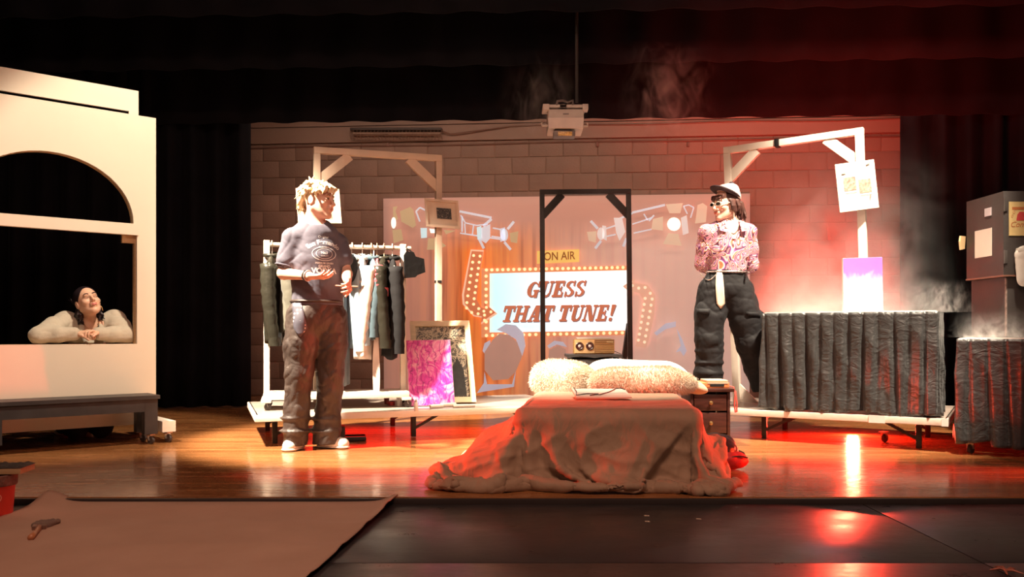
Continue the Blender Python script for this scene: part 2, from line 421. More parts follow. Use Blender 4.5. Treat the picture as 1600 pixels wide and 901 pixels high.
drape('leg_curtain', (P(1408, 500, 8.35).x, 8.35, 0), (7.4, 7.4, 0), 0.012, 4.6, 'black velvet leg curtain hanging behind the stacked black boxes', 15, 0.075, seed=2)
YB = 8.15
drape('border_curtain', (-5.5, YB+.25, 0), (6.6, YB-.25, 0), P(0, 195, YB+.2).z, 4.7, 'low black border curtain just above the block wall', 26, 0.03, P(0, 172, YB-.3).z, seed=3)
drape('border_curtain', (-5.5, 7.55, 0), (6.6, 7.25, 0), P(0, 112, 7.5).z, 4.8, 'middle black border curtain with its hem above the projector', 24, 0.03, P(0, 86, 7.3).z, seed=4)
drape('border_curtain', (-5.5, 6.85, 0), (6.6, 6.7, 0), P(0, 28, 6.8).z, 4.9, 'uppermost black border curtain at the top edge of the picture', 22, 0.03, P(0, 0, 6.7).z, seed=5)

# ================================================================== PROJECTION SHEET
def sheet_mat():
    m, nt, b = _nt('projected_sheet')
    tc = nt.nodes.new('ShaderNodeTexCoord'); sep = nt.nodes.new('ShaderNodeSeparateXYZ'); nt.links.new(tc.outputs['Object'], sep.inputs[0])
    W = 2.2
    mr = N(nt, 'ShaderNodeMapRange'); mr.inputs['From Min'].default_value = -W; mr.inputs['From Max'].default_value = W; nt.links.new(sep.outputs['X'], mr.inputs['Value'])
    base = ramp(nt, mr.outputs[0], [(0.0, (0.55, 0.27, 0.20)), (0.14, (0.60, 0.28, 0.19)), (0.24, (0.86, 0.25, 0.05)), (0.36, (0.80, 0.30, 0.11)), (0.5, (0.74, 0.42, 0.31)), (0.7, (0.80, 0.54, 0.45)), (1.0, (0.80, 0.56, 0.47))])  # paler right end: pink haze put into the sheet colour
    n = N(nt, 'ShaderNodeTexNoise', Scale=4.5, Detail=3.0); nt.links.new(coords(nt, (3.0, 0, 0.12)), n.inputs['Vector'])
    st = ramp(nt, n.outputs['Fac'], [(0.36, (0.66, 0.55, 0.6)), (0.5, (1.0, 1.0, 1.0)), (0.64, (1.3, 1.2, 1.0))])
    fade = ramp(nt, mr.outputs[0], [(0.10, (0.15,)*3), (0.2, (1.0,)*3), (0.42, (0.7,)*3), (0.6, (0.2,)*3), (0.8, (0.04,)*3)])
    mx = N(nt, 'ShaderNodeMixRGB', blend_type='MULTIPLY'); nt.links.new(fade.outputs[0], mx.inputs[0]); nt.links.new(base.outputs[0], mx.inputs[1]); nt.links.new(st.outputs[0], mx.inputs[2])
    top = N(nt, 'ShaderNodeMapRange'); top.inputs['From Min'].default_value = 1.72; top.inputs['From Max'].default_value = 2.1; nt.links.new(sep.outputs['Z'], top.inputs['Value'])
    mx2 = N(nt, 'ShaderNodeMixRGB'); nt.links.new(top.outputs[0], mx2.inputs[0]); nt.links.new(mx.outputs[0], mx2.inputs[1]); mx2.inputs[2].default_value = (0.58, 0.31, 0.235, 1)
    nt.links.new(mx2.outputs[0], b.inputs['Base Color']); nt.links.new(mx2.outputs[0], b.inputs['Emission Color']); b.inputs['Emission Strength'].default_value = 0.42  # sheet glows in place of the projector beam
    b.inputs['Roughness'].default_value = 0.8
    return m
NX, NZ = 40, 24
A = np.zeros((NX+1, NZ+1, 3)); Bk = A.copy()
c00, c10, c01, c11 = Wp(600, 636, .07), Wp(1171, 640, .07), Wp(599, 310, .07), Wp(1172, 302, .07)
for i in range(NX+1):
    for j in range(NZ+1):
        u, v = i/NX, j/NZ
        p = c00.lerp(c10, u).lerp(c01.lerp(c11, u), v); p = p+nw*0.006*math.sin(5*u+2*v)*math.sin(7*v+3*u)
        A[i, j] = p; Bk[i, j] = p-nw*0.006
mb = MB(); mb.grid(A); mb.grid(Bk)
na = (NX+1)*(NZ+1); k = NZ+1
for i in range(NX): mb.f += [(i*k, (i+1)*k, na+(i+1)*k, na+i*k), (i*k+NZ, na+i*k+NZ, na+(i+1)*k+NZ, (i+1)*k+NZ)]
for j in range(NZ): mb.f += [(j, na+j, na+j+1, j+1), (NX*k+j, NX*k+j+1, na+NX*k+j+1, na+NX*k+j)]
cen = (c00+c10)/2; cen.z = 0
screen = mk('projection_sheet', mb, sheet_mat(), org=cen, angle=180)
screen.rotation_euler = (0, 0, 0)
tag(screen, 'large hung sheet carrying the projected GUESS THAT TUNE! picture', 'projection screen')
def pm(name, col, e): return mat(name, col, 0.8, var=0.04, nscale=2, emit=e)  # projector light put in as emission of each decal, no beam is cast
LAY = [0.085]
def layer():
    LAY[0] += 0.003; return LAY[0]
def decal(name, polys, m, joined=False):
    off = layer()
    if len(polys) > 1 and not joined:
        for pl in polys: LAY[0] = off-0.003; decal(name, [pl], m)
        return
    mb = MB()
    for pl in polys:
        p = [Wp(x, y, off) for x, y in pl]; q = [a-nw*0.0015 for a in p]; n = len(p)
        mb.add(p+q, [tuple(range(n)), tuple(range(2*n-1, n-1, -1))]+[(i, n+i, n+(i+1) % n, (i+1) % n) for i in range(n)])
    o = mk(name, mb, m, screen, smooth=False)
    if len(polys) > 1: o['kind'] = 'stuff'
    return o
def disc(x, y, r, n=10, ry=None): return [(x+r*math.cos(2*math.pi*i/n), y+(ry or r)*math.sin(2*math.pi*i/n)) for i in range(n)]
def ribbon(pts, w0, w1=None):
    out = []; n = len(pts)
    for i in range(n-1):
        (x0, y0), (x1, y1) = pts[i], pts[i+1]; dx, dy = x1-x0, y1-y0; L = math.hypot(dx, dy) or 1
        wa = w0+( (w1 or w0)-w0)*i/(n-1); wb_ = w0+((w1 or w0)-w0)*(i+1)/(n-1)
        nx, ny = -dy/L/2, dx/L/2
        out.append([(x0+nx*wa, y0+ny*wa), (x1+nx*wb_, y1+ny*wb_), (x1-nx*wb_, y1-ny*wb_), (x0-nx*wa, y0-ny*wa)])
    return out
marq = pm('projected_marquee', (0.85, 0.36, 0.17), 0.45)
bulb = pm('projected_bulb', (1.0, 0.80, 0.42), 1.0)
brd = pm('projected_board_glow', (0.80, 0.72, 0.45), 0.7)
# board
decal('marquee_border', [[(752, 419), (985, 415), (987, 523), (752, 527)]], marq)
def board_mat():
    m, nt, b = _nt('projected_board')
    tc = nt.nodes.new('ShaderNodeTexCoord'); sep = nt.nodes.new('ShaderNodeSeparateXYZ'); nt.links.new(tc.outputs['Object'], sep.inputs[0])
    mr = N(nt, 'ShaderNodeMapRange'); mr.inputs['From Min'].default_value = -1.0; mr.inputs['From Max'].default_value = 0.9; nt.links.new(sep.outputs['X'], mr.inputs['Value'])
    r = ramp(nt, mr.outputs[0], [(0.0, (0.85, 0.80, 0.50)), (0.10, (0.50, 0.82, 0.85)), (0.35, (0.70, 0.93, 0.98)), (0.7, (1, 1, 1)), (1.0, (1, 0.97, 0.88))])
    nt.links.new(r.outputs[0], b.inputs['Emission Color']); b.inputs['Emission Strength'].default_value = 1.0
    nt.links.new(r.outputs[0], b.inputs['Base Color']); return m
decal('marquee_board', [[(765, 427), (980, 422), (982, 516), (765, 519)]], board_mat())
bl = []
for i in range(27): bl.append(disc(760+(982-760)*i/26, 421.5-4*i/26, 2.5))
for i in range(24): bl.append(disc(760+(982-760)*i/23, 524-4.5*i/23, 2.5))
for i in range(1, 10): bl.append(disc(759.5, 421+102*i/10, 2.5))
decal('marquee_bulbs', bl, bulb, True)
# arrow on the left and its pale twin on the right
la = [(737, 392), (755, 393), (749, 430), (745, 468), (752, 480), (757, 482), (756, 472), (774, 488), (751, 504), (753, 494), (741, 492), (726, 474), (725, 460), (731, 425)]
decal('arrow_outline', [[(754+(x-748)*1.14-6, 448+(y-448)*1.045) for x, y in la]], pm('projected_arrow_edge', (0.95, 0.62, 0.42), 0.55))
decal('arrow_sign', [la], pm('projected_arrow_face', (0.78, 0.26, 0.12), 0.40))
lb = []
for i in range(8): lb += [disc(740-1.5*i, 399+10.5*i, 2.3), disc(750-1.3*i, 400+9.5*i, 2.3)]
lb += [disc(729, 481, 2.3), disc(737, 488, 2.3), disc(747, 490, 2.3), disc(757, 492, 2.3), disc(740, 475, 2.3), disc(748, 482, 2.3), disc(760, 480, 2.3), disc(767, 487, 2.3), disc(756, 486, 2.2), disc(757, 500, 2.2)]
decal('arrow_bulbs', lb, bulb, True)
ra = [(973, 447), (992, 434), (991, 441), (1012, 445), (1024, 462), (1022, 492), (1014, 530), (1009, 543), (993, 541), (1000, 505), (1006, 470), (999, 458), (990, 455), (990, 462)]
decal('arrow_sign', [ra], pm('projected_pale_arrow', (0.86, 0.52, 0.38), 0.45))
rb = [disc(998, 450, 2.3), disc(1008, 449, 2.3), disc(1016, 458, 2.3), disc(988, 446, 2.3), disc(986, 440, 2.3), disc(981, 448, 2.3)]
for i in range(8): rb += [disc(1019-1.7*i, 467+9.6*i, 2.3), disc(1008-1.5*i, 466+9.3*i, 2.3)]
decal('arrow_bulbs', rb, pm('projected_pale_bulb', (1.0, 0.80, 0.55), 0.75), True)
# ON AIR box
decal('on_air_box', [[(839, 392), (905, 389), (905, 409), (839, 412)]], pm('projected_on_air', (0.90, 0.58, 0.16), 0.6))
off = layer(); mb = MB(); vs, fs = text_mesh('ON AIR', 17.5, bold=0.25, sx=0.82)
mb.add([Wp(874+x, 400.3-y-0.04*x, off) for x, y in vs], fs); mk('on_air_lettering', mb, pm('projected_brown', (0.42, 0.17, 0.05), 0.25), screen, smooth=False)
# slab lettering
def R4(x0, y0, x1, y1): return [(x0, y0), (x1, y0), (x1, y1), (x0, y1)]
def arc(cx, cy, rx, ry, a0, a1, wa, wb2, n=14):
    pts = []
    for i in range(n+1):
        t = math.radians(a0+(a1-a0)*i/n); pts.append((cx+rx*math.cos(t), cy+ry*math.sin(t), wa+(wb2-wa)*math.sin(math.pi*i/n)))
    out = []
    for i in range(n):
        (x0, y0, w0), (x1, y1, w1) = pts[i], pts[i+1]
        def nn(x, y, wd, s): return (cx+(x-cx)*(1+s*wd/2/max(rx, .01)), cy+(y-cy)*(1+s*wd*.45/2/max(ry, .01)))
        out.append([nn(x0, y0, w0, 1), nn(x1, y1, w1, 1), nn(x1, y1, w1, -1), nn(x0, y0, w0, -1)])
    return out
GL = {
 'T': [R4(0, .83, .95, 1), R4(0, .62, .13, 1), R4(.82, .62, .95, 1), R4(.31, 0, .64, 1), R4(.16, 0, .79, .13)],
 'H': [R4(.1, 0, .38, 1), R4(.72, 0, 1.0, 1), R4(.3, .44, .8, .57), R4(0, 0, .48, .13), R4(.62, 0, 1.1, .13), R4(0, .87, .48, 1), R4(.62, .87, 1.1, 1)],
 'A': [[(.1, 0), (.24, 0), (.58, 1), (.42, 1)], [(.6, 0), (.95, 0), (.78, 1), (.42, 1)], R4(.25, .28, .75, .4), R4(0, 0, .4, .13), R4(.5, 0, 1.05, .13)],
 'U': [R4(.1, .25, .4, 1), R4(.76, .3, .88, 1), R4(0, .87, .5, 1), R4(.62, .87, 1.0, 1)]+[[(.1, .3), (.4, .3), (.46, .16), (.3, .0), (.16, .1)], [(.3, 0), (.46, .16), (.62, .14), (.6, 0)], [(.6, 0), (.62, .14), (.76, .3), (.88, .3), (.8, .08)]],
 'N': [R4(.1, 0, .22, 1), R4(.82, 0, .94, 1), [(.1, 1), (.42, 1), (.94, 0), (.62, 0)], R4(0, 0, .34, .13), R4(.68, .87, 1.08, 1), R4(0, .87, .4, 1)],
 'E': [R4(.1, 0, .42, 1), R4(0, 0, .85, .14), R4(0, .86, .83, 1), R4(.3, .43, .66, .57), R4(.72, 0, .86, .33), R4(.7, .67, .83, 1), R4(.58, .33, .68, .67)],
 'S': arc(.42, .73, .27, .2, 25, 270, .14, .26)+arc(.42, .27, .27, .2, 90, -155, .14, .26)+[[(.2, .63), (.42, .62), (.68, .36), (.45, .36)], R4(.62, .66, .74, 1), R4(.08, 0, .2, .34)],
 'G': arc(.48, .5, .34, .42, 40, 320, .12, .34)+[R4(.78, .64, .9, 1), R4(.62, .0, .9, .44), R4(.5, .36, 1.0, .48)],
 '!': [[(.2, .32), (.36, .32), (.46, 1), (.1, 1)], R4(.16, 0, .4, .2)],
 ' ': []}
GW = {'T': .98, 'H': 1.14, 'A': 1.06, 'U': 1.02, 'N': 1.1, 'E': .92, 'S': .84, 'G': 1.04, '!': .5, ' ': .42}
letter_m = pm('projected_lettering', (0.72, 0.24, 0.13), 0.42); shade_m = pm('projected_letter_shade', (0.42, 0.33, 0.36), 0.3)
def slab(txt, x0, x1, y0, y1, dx=0, dy=0):
    tw = sum(GW[c] for c in txt); sx = (x1-x0)/tw; x = 0; out = []
    for c in txt:
        g = []
        for pl in GL[c]:
            q = []
            for a, b in pl:
                X = x0+(x+a*.96)*sx+b*7.0; fr = (X-x0)/(x1-x0); base = y0+(y1-y0)*fr
                q.append((X+dx, base-b*25.5+dy))
            g.append(q)
        if g: out.append(g)
        x += GW[c]
    return out
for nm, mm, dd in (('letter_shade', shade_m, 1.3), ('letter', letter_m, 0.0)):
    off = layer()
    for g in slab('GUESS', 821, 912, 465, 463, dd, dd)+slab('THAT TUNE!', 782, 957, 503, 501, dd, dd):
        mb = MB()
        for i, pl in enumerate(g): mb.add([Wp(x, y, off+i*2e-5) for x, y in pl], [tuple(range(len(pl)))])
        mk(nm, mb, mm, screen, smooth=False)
# projected stage lamps on trusses
whit = pm('projected_steel', (0.70, 0.72, 0.80), 0.5); tan = pm('projected_barn_door', (0.62, 0.46, 0.26), 0.42); glow = pm('projected_lamp_glow', (0.95, 1.0, 0.86), 1.0)
pale = pm('projected_pale_door', (0.80, 0.60, 0.44), 0.45); cyan = pm('projected_cyan', (0.60, 0.85, 0.92), 0.6)
decal('truss', ribbon([(718, 330), (768, 340)], 3.5)+ribbon([(720, 336), (727, 348), (745, 352), (762, 350)], 2)+ribbon([(719, 364), (745, 368), (784, 374)], 2.2)+ribbon([(726, 349), (727, 364)], 2)+ribbon([(740, 351), (738, 367)], 2)+ribbon([(722, 338), (722, 362)], 2.5)+ribbon([(755, 353), (768, 342)], 4)+ribbon([(770, 356), (786, 359)], 2.2)+ribbon([(768, 369), (782, 371)], 2.2)+ribbon([(793, 358), (803, 346)], 4)+ribbon([(788, 378), (798, 390)], 4)+ribbon([(748, 372), (756, 388)], 4)+ribbon([(650, 330), (656, 324), (664, 328)], 2.5)+ribbon([(650, 330), (656, 346)], 2.5), whit, True)
decal('lamp_body', [[(752, 356), (766, 350), (766, 372), (759, 380), (750, 374)], [(781, 357), (789, 355), (790, 374), (782, 378)], disc(788, 367, 6, 12, 10)], whit)
decal('barn_door', [[(625, 330), (641, 323), (646, 328), (650, 352), (645, 356), (627, 346)], [(613, 359), (627, 358), (630, 375), (615, 380)], [(614, 323), (621, 322), (618, 330), (622, 342), (614, 345)], [(669, 372), (679, 372), (680, 390), (667, 390)], [(688, 376), (697, 384), (688, 388)], [(693, 359), (712, 360), (697, 366)], [(796, 364), (810, 361), (808, 380), (798, 378)]], tan)
decal('lamp_glow', [disc(615, 348, 4, 12, 9), [(671, 357), (680, 358), (680, 364), (673, 364)]], glow)
decal('lamp_flare', [[(657, 356), (667, 356), (667, 371), (658, 372)], [(745, 355), (752, 353), (752, 372), (746, 374)]], cyan)
decal('truss', ribbon([(988, 332), (1039, 320)], 3.5)+ribbon([(962, 344), (988, 333)], 3)+ribbon([(988, 350), (1004, 345), (1018, 340)], 2)+ribbon([(990, 364), (1018, 358)], 2)+ribbon([(1006, 334), (1012, 344)], 2)+ribbon([(1022, 336), (1014, 345)], 2.5)+ribbon([(947, 357), (962, 352)], 2.2)+ribbon([(948, 369), (962, 366)], 2.2)+ribbon([(934, 357), (923, 345)], 4)+ribbon([(939, 376), (930, 388)], 4)+ribbon([(979, 372), (974, 385)], 4)+ribbon([(1068, 322), (1076, 320), (1084, 324), (1079, 340)], 2)+ribbon([(1068, 322), (1074, 334)], 2), whit, True)
decal('lamp_body', [[(959, 340), (972, 340), (977, 362), (968, 376), (963, 364)], disc(939, 365, 6, 12, 10), [(941, 352), (947, 353), (948, 376), (941, 372)], [(1064, 340), (1073, 336), (1076, 364), (1067, 367)]], pm('projected_pale_steel', (0.82, 0.74, 0.72), 0.5))
decal('barn_door', [[(1040, 319), (1067, 317), (1063, 333), (1046, 333)], [(1020, 342), (1036, 338), (1036, 360), (1018, 358)], [(1044, 364), (1060, 365), (1065, 384), (1036, 381)], [(917, 362), (932, 361), (931, 379), (920, 376)], [(1090, 320), (1098, 317), (1105, 322), (1103, 347), (1086, 349)]], pale)
decal('lamp_glow', [disc(1053, 350, 10.5, 20)], glow)
# projected seated heads in the foreground of the picture
head = pm('projected_silhouette', (0.60, 0.36, 0.28), 0.42); haze = pm('projected_hair_light', (0.62, 0.62, 0.75), 0.45)
decal('hair_light', [[(776, 515), (790, 506), (806, 508), (818, 520), (821, 540), (816, 556), (806, 530), (790, 520)], [(757, 536), (766, 531), (766, 541), (757, 552), (754, 548)], [(757, 580), (756, 598), (745, 614), (753, 612), (803, 604), (806, 578), (800, 600), (761, 600)], [(855, 540), (866, 532), (880, 534), (886, 542), (870, 538), (858, 544)], [(1022, 520), (1040, 505), (1056, 502), (1056, 510), (1040, 514), (1026, 524)], [(1057, 512), (1066, 530), (1073, 548), (1068, 556), (1063, 548), (1056, 550), (1064, 540)]], haze)
decal('silhouette', [[(770, 530), (780, 521), (796, 523), (808, 534), (816, 556), (806, 580), (794, 592), (770, 594), (757, 578), (757, 550)], [(858, 546), (872, 540), (884, 545), (886, 566), (856, 566)]], head)
# ---------------- ceiling projector
YJ = 7.05
pj = thing('ceiling_projector', 'white projector hanging from a thin pole above the sheet', 'projector', P(882, 213, YJ))
wm = mat('projector_white', (0.62, 0.54, 0.48), 0.45); gm = mat('projector_grey', (0.20, 0.17, 0.16), 0.5, 0.4)
c = P(884, 186, YJ); s_ = YJ/F
mk('body', MB().box(c+Vector((0, .13, 0)), (56*s_, .30, 30*s_), bev=.012), wm, pj)
mk('front_lower_panel', MB().prism([(-28*s_, 0), (28*s_, 0), (26*s_, -16*s_), (-27*s_, -16*s_)], c+Vector((0, -.028, 1*s_)), (1, 0, 0), (0, 0, 1), (0, 1, 0), .02), mat('projector_pale', (0.75, 0.62, 0.56), 0.45), pj)
mk('mark', MB().box(c+Vector((0, -.022, 7*s_)), (9*s_, .006, 1.6*s_)), gm, pj, smooth=False)
mb = MB()
mb.box(P(867, 166, YJ)+Vector((0, .1, 0)), (38*s_, .22, 5*s_), bev=.004); mb.box(P(895, 166, YJ)+Vector((0, .1, 0)), (42*s_, .22, 5*s_), bev=.004)
mb.box(P(853, 169, YJ), (10*s_, .1, 9*s_), bev=.004); mb.box(P(914, 169, YJ), (9*s_, .1, 9*s_), bev=.004)
mk('ceiling_mount', mb, wm, pj)
mk('mount_bracket', MB().tube([P(870, 165, YJ), P(871, 158, YJ), P(880, 157, YJ), P(887, 160, YJ), P(895, 157, YJ), P(895, 165, YJ)], .012, 8), gm, pj)
mk('handle', MB().tube([P(857, 196, YJ), P(847, 196, YJ), P(846, 192, YJ)], .01, 8), wm, pj)
mk('handle', MB().tube([P(910, 197, YJ), P(918, 197, YJ), P(918, 192, YJ)], .01, 8), wm, pj)
mk('lens_hood', MB().box(P(882, 208, YJ)+Vector((0, .06, 0)), (34*s_, .12, 9*s_), bev=.006), gm, pj)
mk('lens', MB().box(P(883, 209, YJ)+Vector((0, -.005, 0)), (22*s_, .02, 6*s_), bev=.004), mat('projector_warm_lit', (0.9, 0.45, 0.12), 0.3, var=0.5, nscale=60), pj)  # warm light on the lens put into its colour
mk('pole', MB().tube([P(901, 160, YJ+.1), P(901, 0, YJ+.1)+Vector((0, 0, 1.6))], .014, 8), mat('pole_dark', (0.05, 0.045, 0.04), 0.5), pj)
# ================================================================== PLATFORMS, FRAMES, RACK
Z3 = Vector((0, 0, 1))
white_wood = mat('white_wood', (0.80, 0.70, 0.60), 0.55, var=0.05, nscale=5, bump=0.15, bscale=30)
cream_wood = mat('cream_painted_wood', (0.66, 0.50, 0.38), 0.6, var=0.08, nscale=6, bump=0.15, bscale=25)
black_wood = mat('black_wood', (0.035, 0.03, 0.03), 0.5, var=0.25, nscale=8, bump=0.15, bscale=25)
steel_black = mat('black_steel', (0.02, 0.018, 0.018), 0.4, 0.5)
caster_m = mat('caster_steel', (0.45, 0.40, 0.36), 0.35, 0.8); rubber = mat('caster_rubber', (0.05, 0.035, 0.03), 0.6)
ptop = mat('platform_top', (0.33, 0.27, 0.23), 0.30, var=0.2, nscale=5, bump=0.1)
def caster(parent, p, r=0.028, ang=0.0):          # p on the ground
    p = Vector(p); d = Vector((math.cos(ang), math.sin(ang), 0)); s = Vector((-d.y, d.x, 0))
    mb = MB(); mb.box(p+Z3*(2*r+.012), (.05, .05, .006), ang)
    for k in (-1, 1): mb.bar(p+Z3*(2*r+.01)+s*k*.014, p+Z3*r+s*k*.014+d*.012, .003, .024, up=s)
    o = mk('caster', mb, caster_m, parent)
    R = Matrix((d, Z3, s)).transposed()
    mk('wheel', MB().lathe([(r*.5, -.010), (r*.92, -.010), (r, -.006), (r, .006), (r*.92, .010), (r*.5, .010)], p+Z3*r+d*.012, R, 16), rubber, o)
    return o
PB, PT = 0.17, 0.215                              # underside and top of the folding platforms
def platform(name, label, A, d, v, L, D, legs, edge):
    A, d, v = Vector(A), Vector(d).normalized(), Vector(v).normalized()
    c = A+d*L/2+v*D/2; t = thing(name, label, 'stage platform', (c.x, c.y, 0), group='low folding platforms')
    R = Matrix((d, v, Z3)).transposed()
    mk('deck', MB().box((c.x, c.y, PT-.008), (L-.02, D-.02, .016), R=R, bev=.003), ptop, t)
    for k, (p0, p1) in enumerate(((A, A+d*L), (A+v*D, A+v*D+d*L), (A, A+v*D), (A+d*L, A+d*L+v*D))):
        i = (v if k == 0 else -v if k == 1 else d if k == 2 else -d)*.012
        e = d*.024 if k > 1 else Vector()
        q0, q1 = Vector(p0)+i, Vector(p1)+i
        if k > 1: q0 = q0+v*.0245; q1 = q1-v*.0245
        mk('edge_rail', MB().bar((q0.x, q0.y, (PB+PT)/2), (q1.x, q1.y, (PB+PT)/2), .024, PT-PB, bev=.003), edge, t)
    for (a, b) in legs:
        q = A+d*a+v*b
        lg = mk('leg', MB().bar((q.x, q.y, 0.003), (q.x, q.y, PB), .035, .035, up=d, bev=.003), steel_black, t)
        s = 1 if a < L/2 else -1
        e = q+d*s*.20
        mk('leg_brace', MB().bar((q.x, q.y, .06), (e.x, e.y, PB-.005), .015, .02), steel_black, lg)
    for a in sorted(set(a for a, b in legs)):
        q0 = A+d*a+v*legs[0][1]; q1 = A+d*a+v*legs[-1][1]
        mk('leg_crossbar', MB().bar((q0.x, q0.y, PB-.012), (q1.x, q1.y, PB-.012), .03, .022), steel_black, t)
    return t
dl = Vector((.94, .342, 0)).normalized(); vl = Vector((-dl.y, dl.x, 0)); AL = Vector((-1.70, 5.50, 0))
platform('stage_platform', 'low platform under the clothes rack with a bright front rail', AL, dl, vl, 2.35, 1.15, [(.14, .18), (.14, .95), (1.12, .22), (1.12, .95), (2.2, .2), (2.2, .95)], white_wood)
dr = Vector((-.857, .515, 0)); vr = Vector((.515, .857, 0)); AR = Vector((2.765, 5.27, 0))
# right platform: built from its left front corner
BRc = AR+dr*2.0
platform('stage_platform', 'low platform under the black skirted table and tall white frame', BRc, -dr, vr, 2.0, 1.1, [(.82, .12), (.82, .75), (1.82, .12), (1.82, .8)], white_wood)
q = AR+dr*.33+vr*.10
pt = bpy.data.objects['stage_platform.001']
for a in (.02, .42):
    q = AR+dr*a-vr*.003; mk('tape_patch', MB().box((q.x, q.y, (PB+PT)/2), (.10 if a > .1 else .04, .004, .05), R=Matrix((-dr, vr, Z3)).transposed()), mat('white_tape', (0.9, 0.85, 0.8), 0.5), pt)
for (px, py) in ((1352, 677), (1490, 668)):
    pass
for a, b in ((.42, .35), (.0, .0)):
    if a: q = AR+dr*a+vr*b; caster(pt, (q.x, q.y, 0.0), .03, .6)

def goal_frame(name, label, tops, foots, w_, d_, m, brace, brace_drop, feet=None, tape=()):
    T0, T1 = Vector(tops[0]), Vector(tops[1]); B0, B1 = Vector(foots[0]), Vector(foots[1])
    t = thing(name, label, 'wooden frame', ((B0.x+B1.x)/2, (B0.y+B1.y)/2, min(B0.z, B1.z)))
    d = (T1-T0); d.z = 0; d.normalize(); n = Vector((-d.y, d.x, 0))
    mk('post', MB().bar(B0, T0, w_, d_, up=n, bev=.003), m, t)
    mk('post', MB().bar(B1, T1, w_, d_, up=n, bev=.003), m, t)
    e = d*(w_/2); z = Z3*(d_*.0+.025)
    mk('crossbeam', MB().bar(T0-e+z, T1+e+z, d_, .05, bev=.003), m, t)
    for (T, B, s) in ((T0, B0, 1), (T1, B1, -1)):
        dn = (B-T).normalized()
        p = [T+d*s*w_*.5, T+d*s*(w_*.5+brace), T+d*s*(w_*.5+brace*.62), T+dn*brace_drop*.62+d*s*w_*.5]
        a, b = T+d*s*(brace*.85), T+dn*brace_drop*.85
        mk('corner_brace', MB().bar(a, b, .035, .075, up=n.cross(b-a), bev=.002), m, t)
    if feet:
        for (B, s, L) in feet:
            B = Vector(B)
            mk('foot_gusset', MB().prism([(0, .005), (s*L, .005), (0, L*1.0)], B-n*.012, d, Z3, n, .024), m, t)
    for u in tape:
        q = T0.lerp(T1, u)+z; mk('black_clip', MB().box(q, (.035, d_+.02, .06), R=Matrix((d, n, Z3)).transposed(), bev=.004), steel_black, t)
    return t
# left pale frame on the platform
tl0, tl1 = P(495, 240, 6.5), P(685, 252, 6.86)
gl = goal_frame('tall_frame', 'pale wooden goal-shaped frame standing behind the clothes rack', (tl0, tl1), ((tl0.x, tl0.y, PT), (tl1.x, tl1.y, PT)), .05, .05, cream_wood, .30, .26)
mk('black_clip', MB().box((tl1.x, tl1.y, P(0, 440, tl1.y).z), (.058, .058, .02)), steel_black, gl)
# right white frame on the platform
tr0, tr1 = P(1137, 240, 6.52), P(1343, 211, 5.98)
gr = goal_frame('tall_frame', 'tall white goal-shaped frame behind the person in the patterned shirt', (tr0, tr1), ((P(1152, 600, 6.52).x, 6.52, PT), (tr1.x+.06, tr1.y, PT)), .055, .05, white_wood, .27, .24, feet=[((P(1152, 600, 6.52).x, 6.52, PT), 1, .17)], tape=(.4,))
# black frame in front of the projection
YK = 8.45
tk0, tk1 = P(847, 304, YK+.02), P(982, 303, YK-.02)
gk = goal_frame('tall_frame', 'black goal-shaped frame standing in front of the projection', (tk0, tk1), ((P(849, 600, YK).x, YK+.02, .003), (P(985, 600, YK).x, YK-.02, .003)), .05, .05, black_wood, .24, .26)
mk('back_strut', MB().bar((P(984, 500, YK).x+.0, YK+.05, 0.85), (P(975, 600, YK).x, YK+.5, .003), .05, .04), black_wood, gk)

# ---------------- clothes rack
rk0, rk1 = Vector((-1.775, 6.02, 0)), Vector((-.823, 6.28, 0)); dk = (rk1-rk0).normalized(); nk = Vector((-dk.y, dk.x, 0))
RB = 1.40
rack = thing('clothes_rack', 'white wooden rolling clothes rack on the left platform', 'clothes rack', ((rk0.x+rk1.x)/2, (rk0.y+rk1.y)/2, PT))
zb = PT+.075
for p in (rk0, rk1):
    mk('post', MB().bar((p.x, p.y, zb), (p.x, p.y, 1.43), .042, .038, up=nk, bev=.003), white_wood, rack)
mk('hanging_rail', MB().tube([rk0-dk*.02+Z3*RB, rk1+dk*.06+Z3*RB], .016, 10), mat('pale_dowel', (0.72, 0.55, 0.42), 0.5), rack)
mk('bottom_board', MB().bar(rk0-dk*.02+Z3*(zb+.02)-nk*.02, rk1+dk*.02+Z3*(zb+.02)-nk*.02, .36, .045, bev=.004), white_wood, rack)
for p in (rk0, rk1):
    mk('foot_rail', MB().bar(p-nk*.21+Z3*(zb-.01), p+nk*.19+Z3*(zb-.01), .07, .022, bev=.003), white_wood, rack)
    for s in (-.18, .16): caster(rack, p+nk*s+Z3*PT, .026, .3)

# ---------------- clothes
def cloth_mat(name, col, rough=0.75, sheen=0.1, bump=0.25, bscale=25, var=0.18): return mat(name, col, rough, var=var, nscale=9, bump=bump, bscale=bscale, sheen=sheen, spec=0.35)
def hanger(u, label, m, rot=0.0, drop=.0):
    p = rk0+dk*u+Z3*(RB+.012); a = nk*math.cos(rot)+dk*math.sin(rot)
    mb = MB()
    hook = [p+a*(.022*math.sin(t))+Z3*(.022*math.cos(t)-.004) for t in np.linspace(-2.0, 1.6, 10)]
    neck = p-Z3*.085
    mb.tube(hook[::-1]+[p+a*.0-Z3*.04, neck], .0032, 6) if False else mb.tube(hook+[p+a*.012-Z3*.035, neck], .0034, 6)
    L, R_ = neck+a*.20-Z3*.085, neck-a*.20-Z3*.085
    mb.tube([neck, neck+a*.1-Z3*.04, L, (L+R_)/2-Z3*.004, R_, neck-a*.1-Z3*.04], .0036, 6, closed=True)
    o = mk('clothes_hanger', mb, m, org=p-Z3*.18); return tag(o, label, 'hanger', group='hangers on the clothes rack'), neck, a
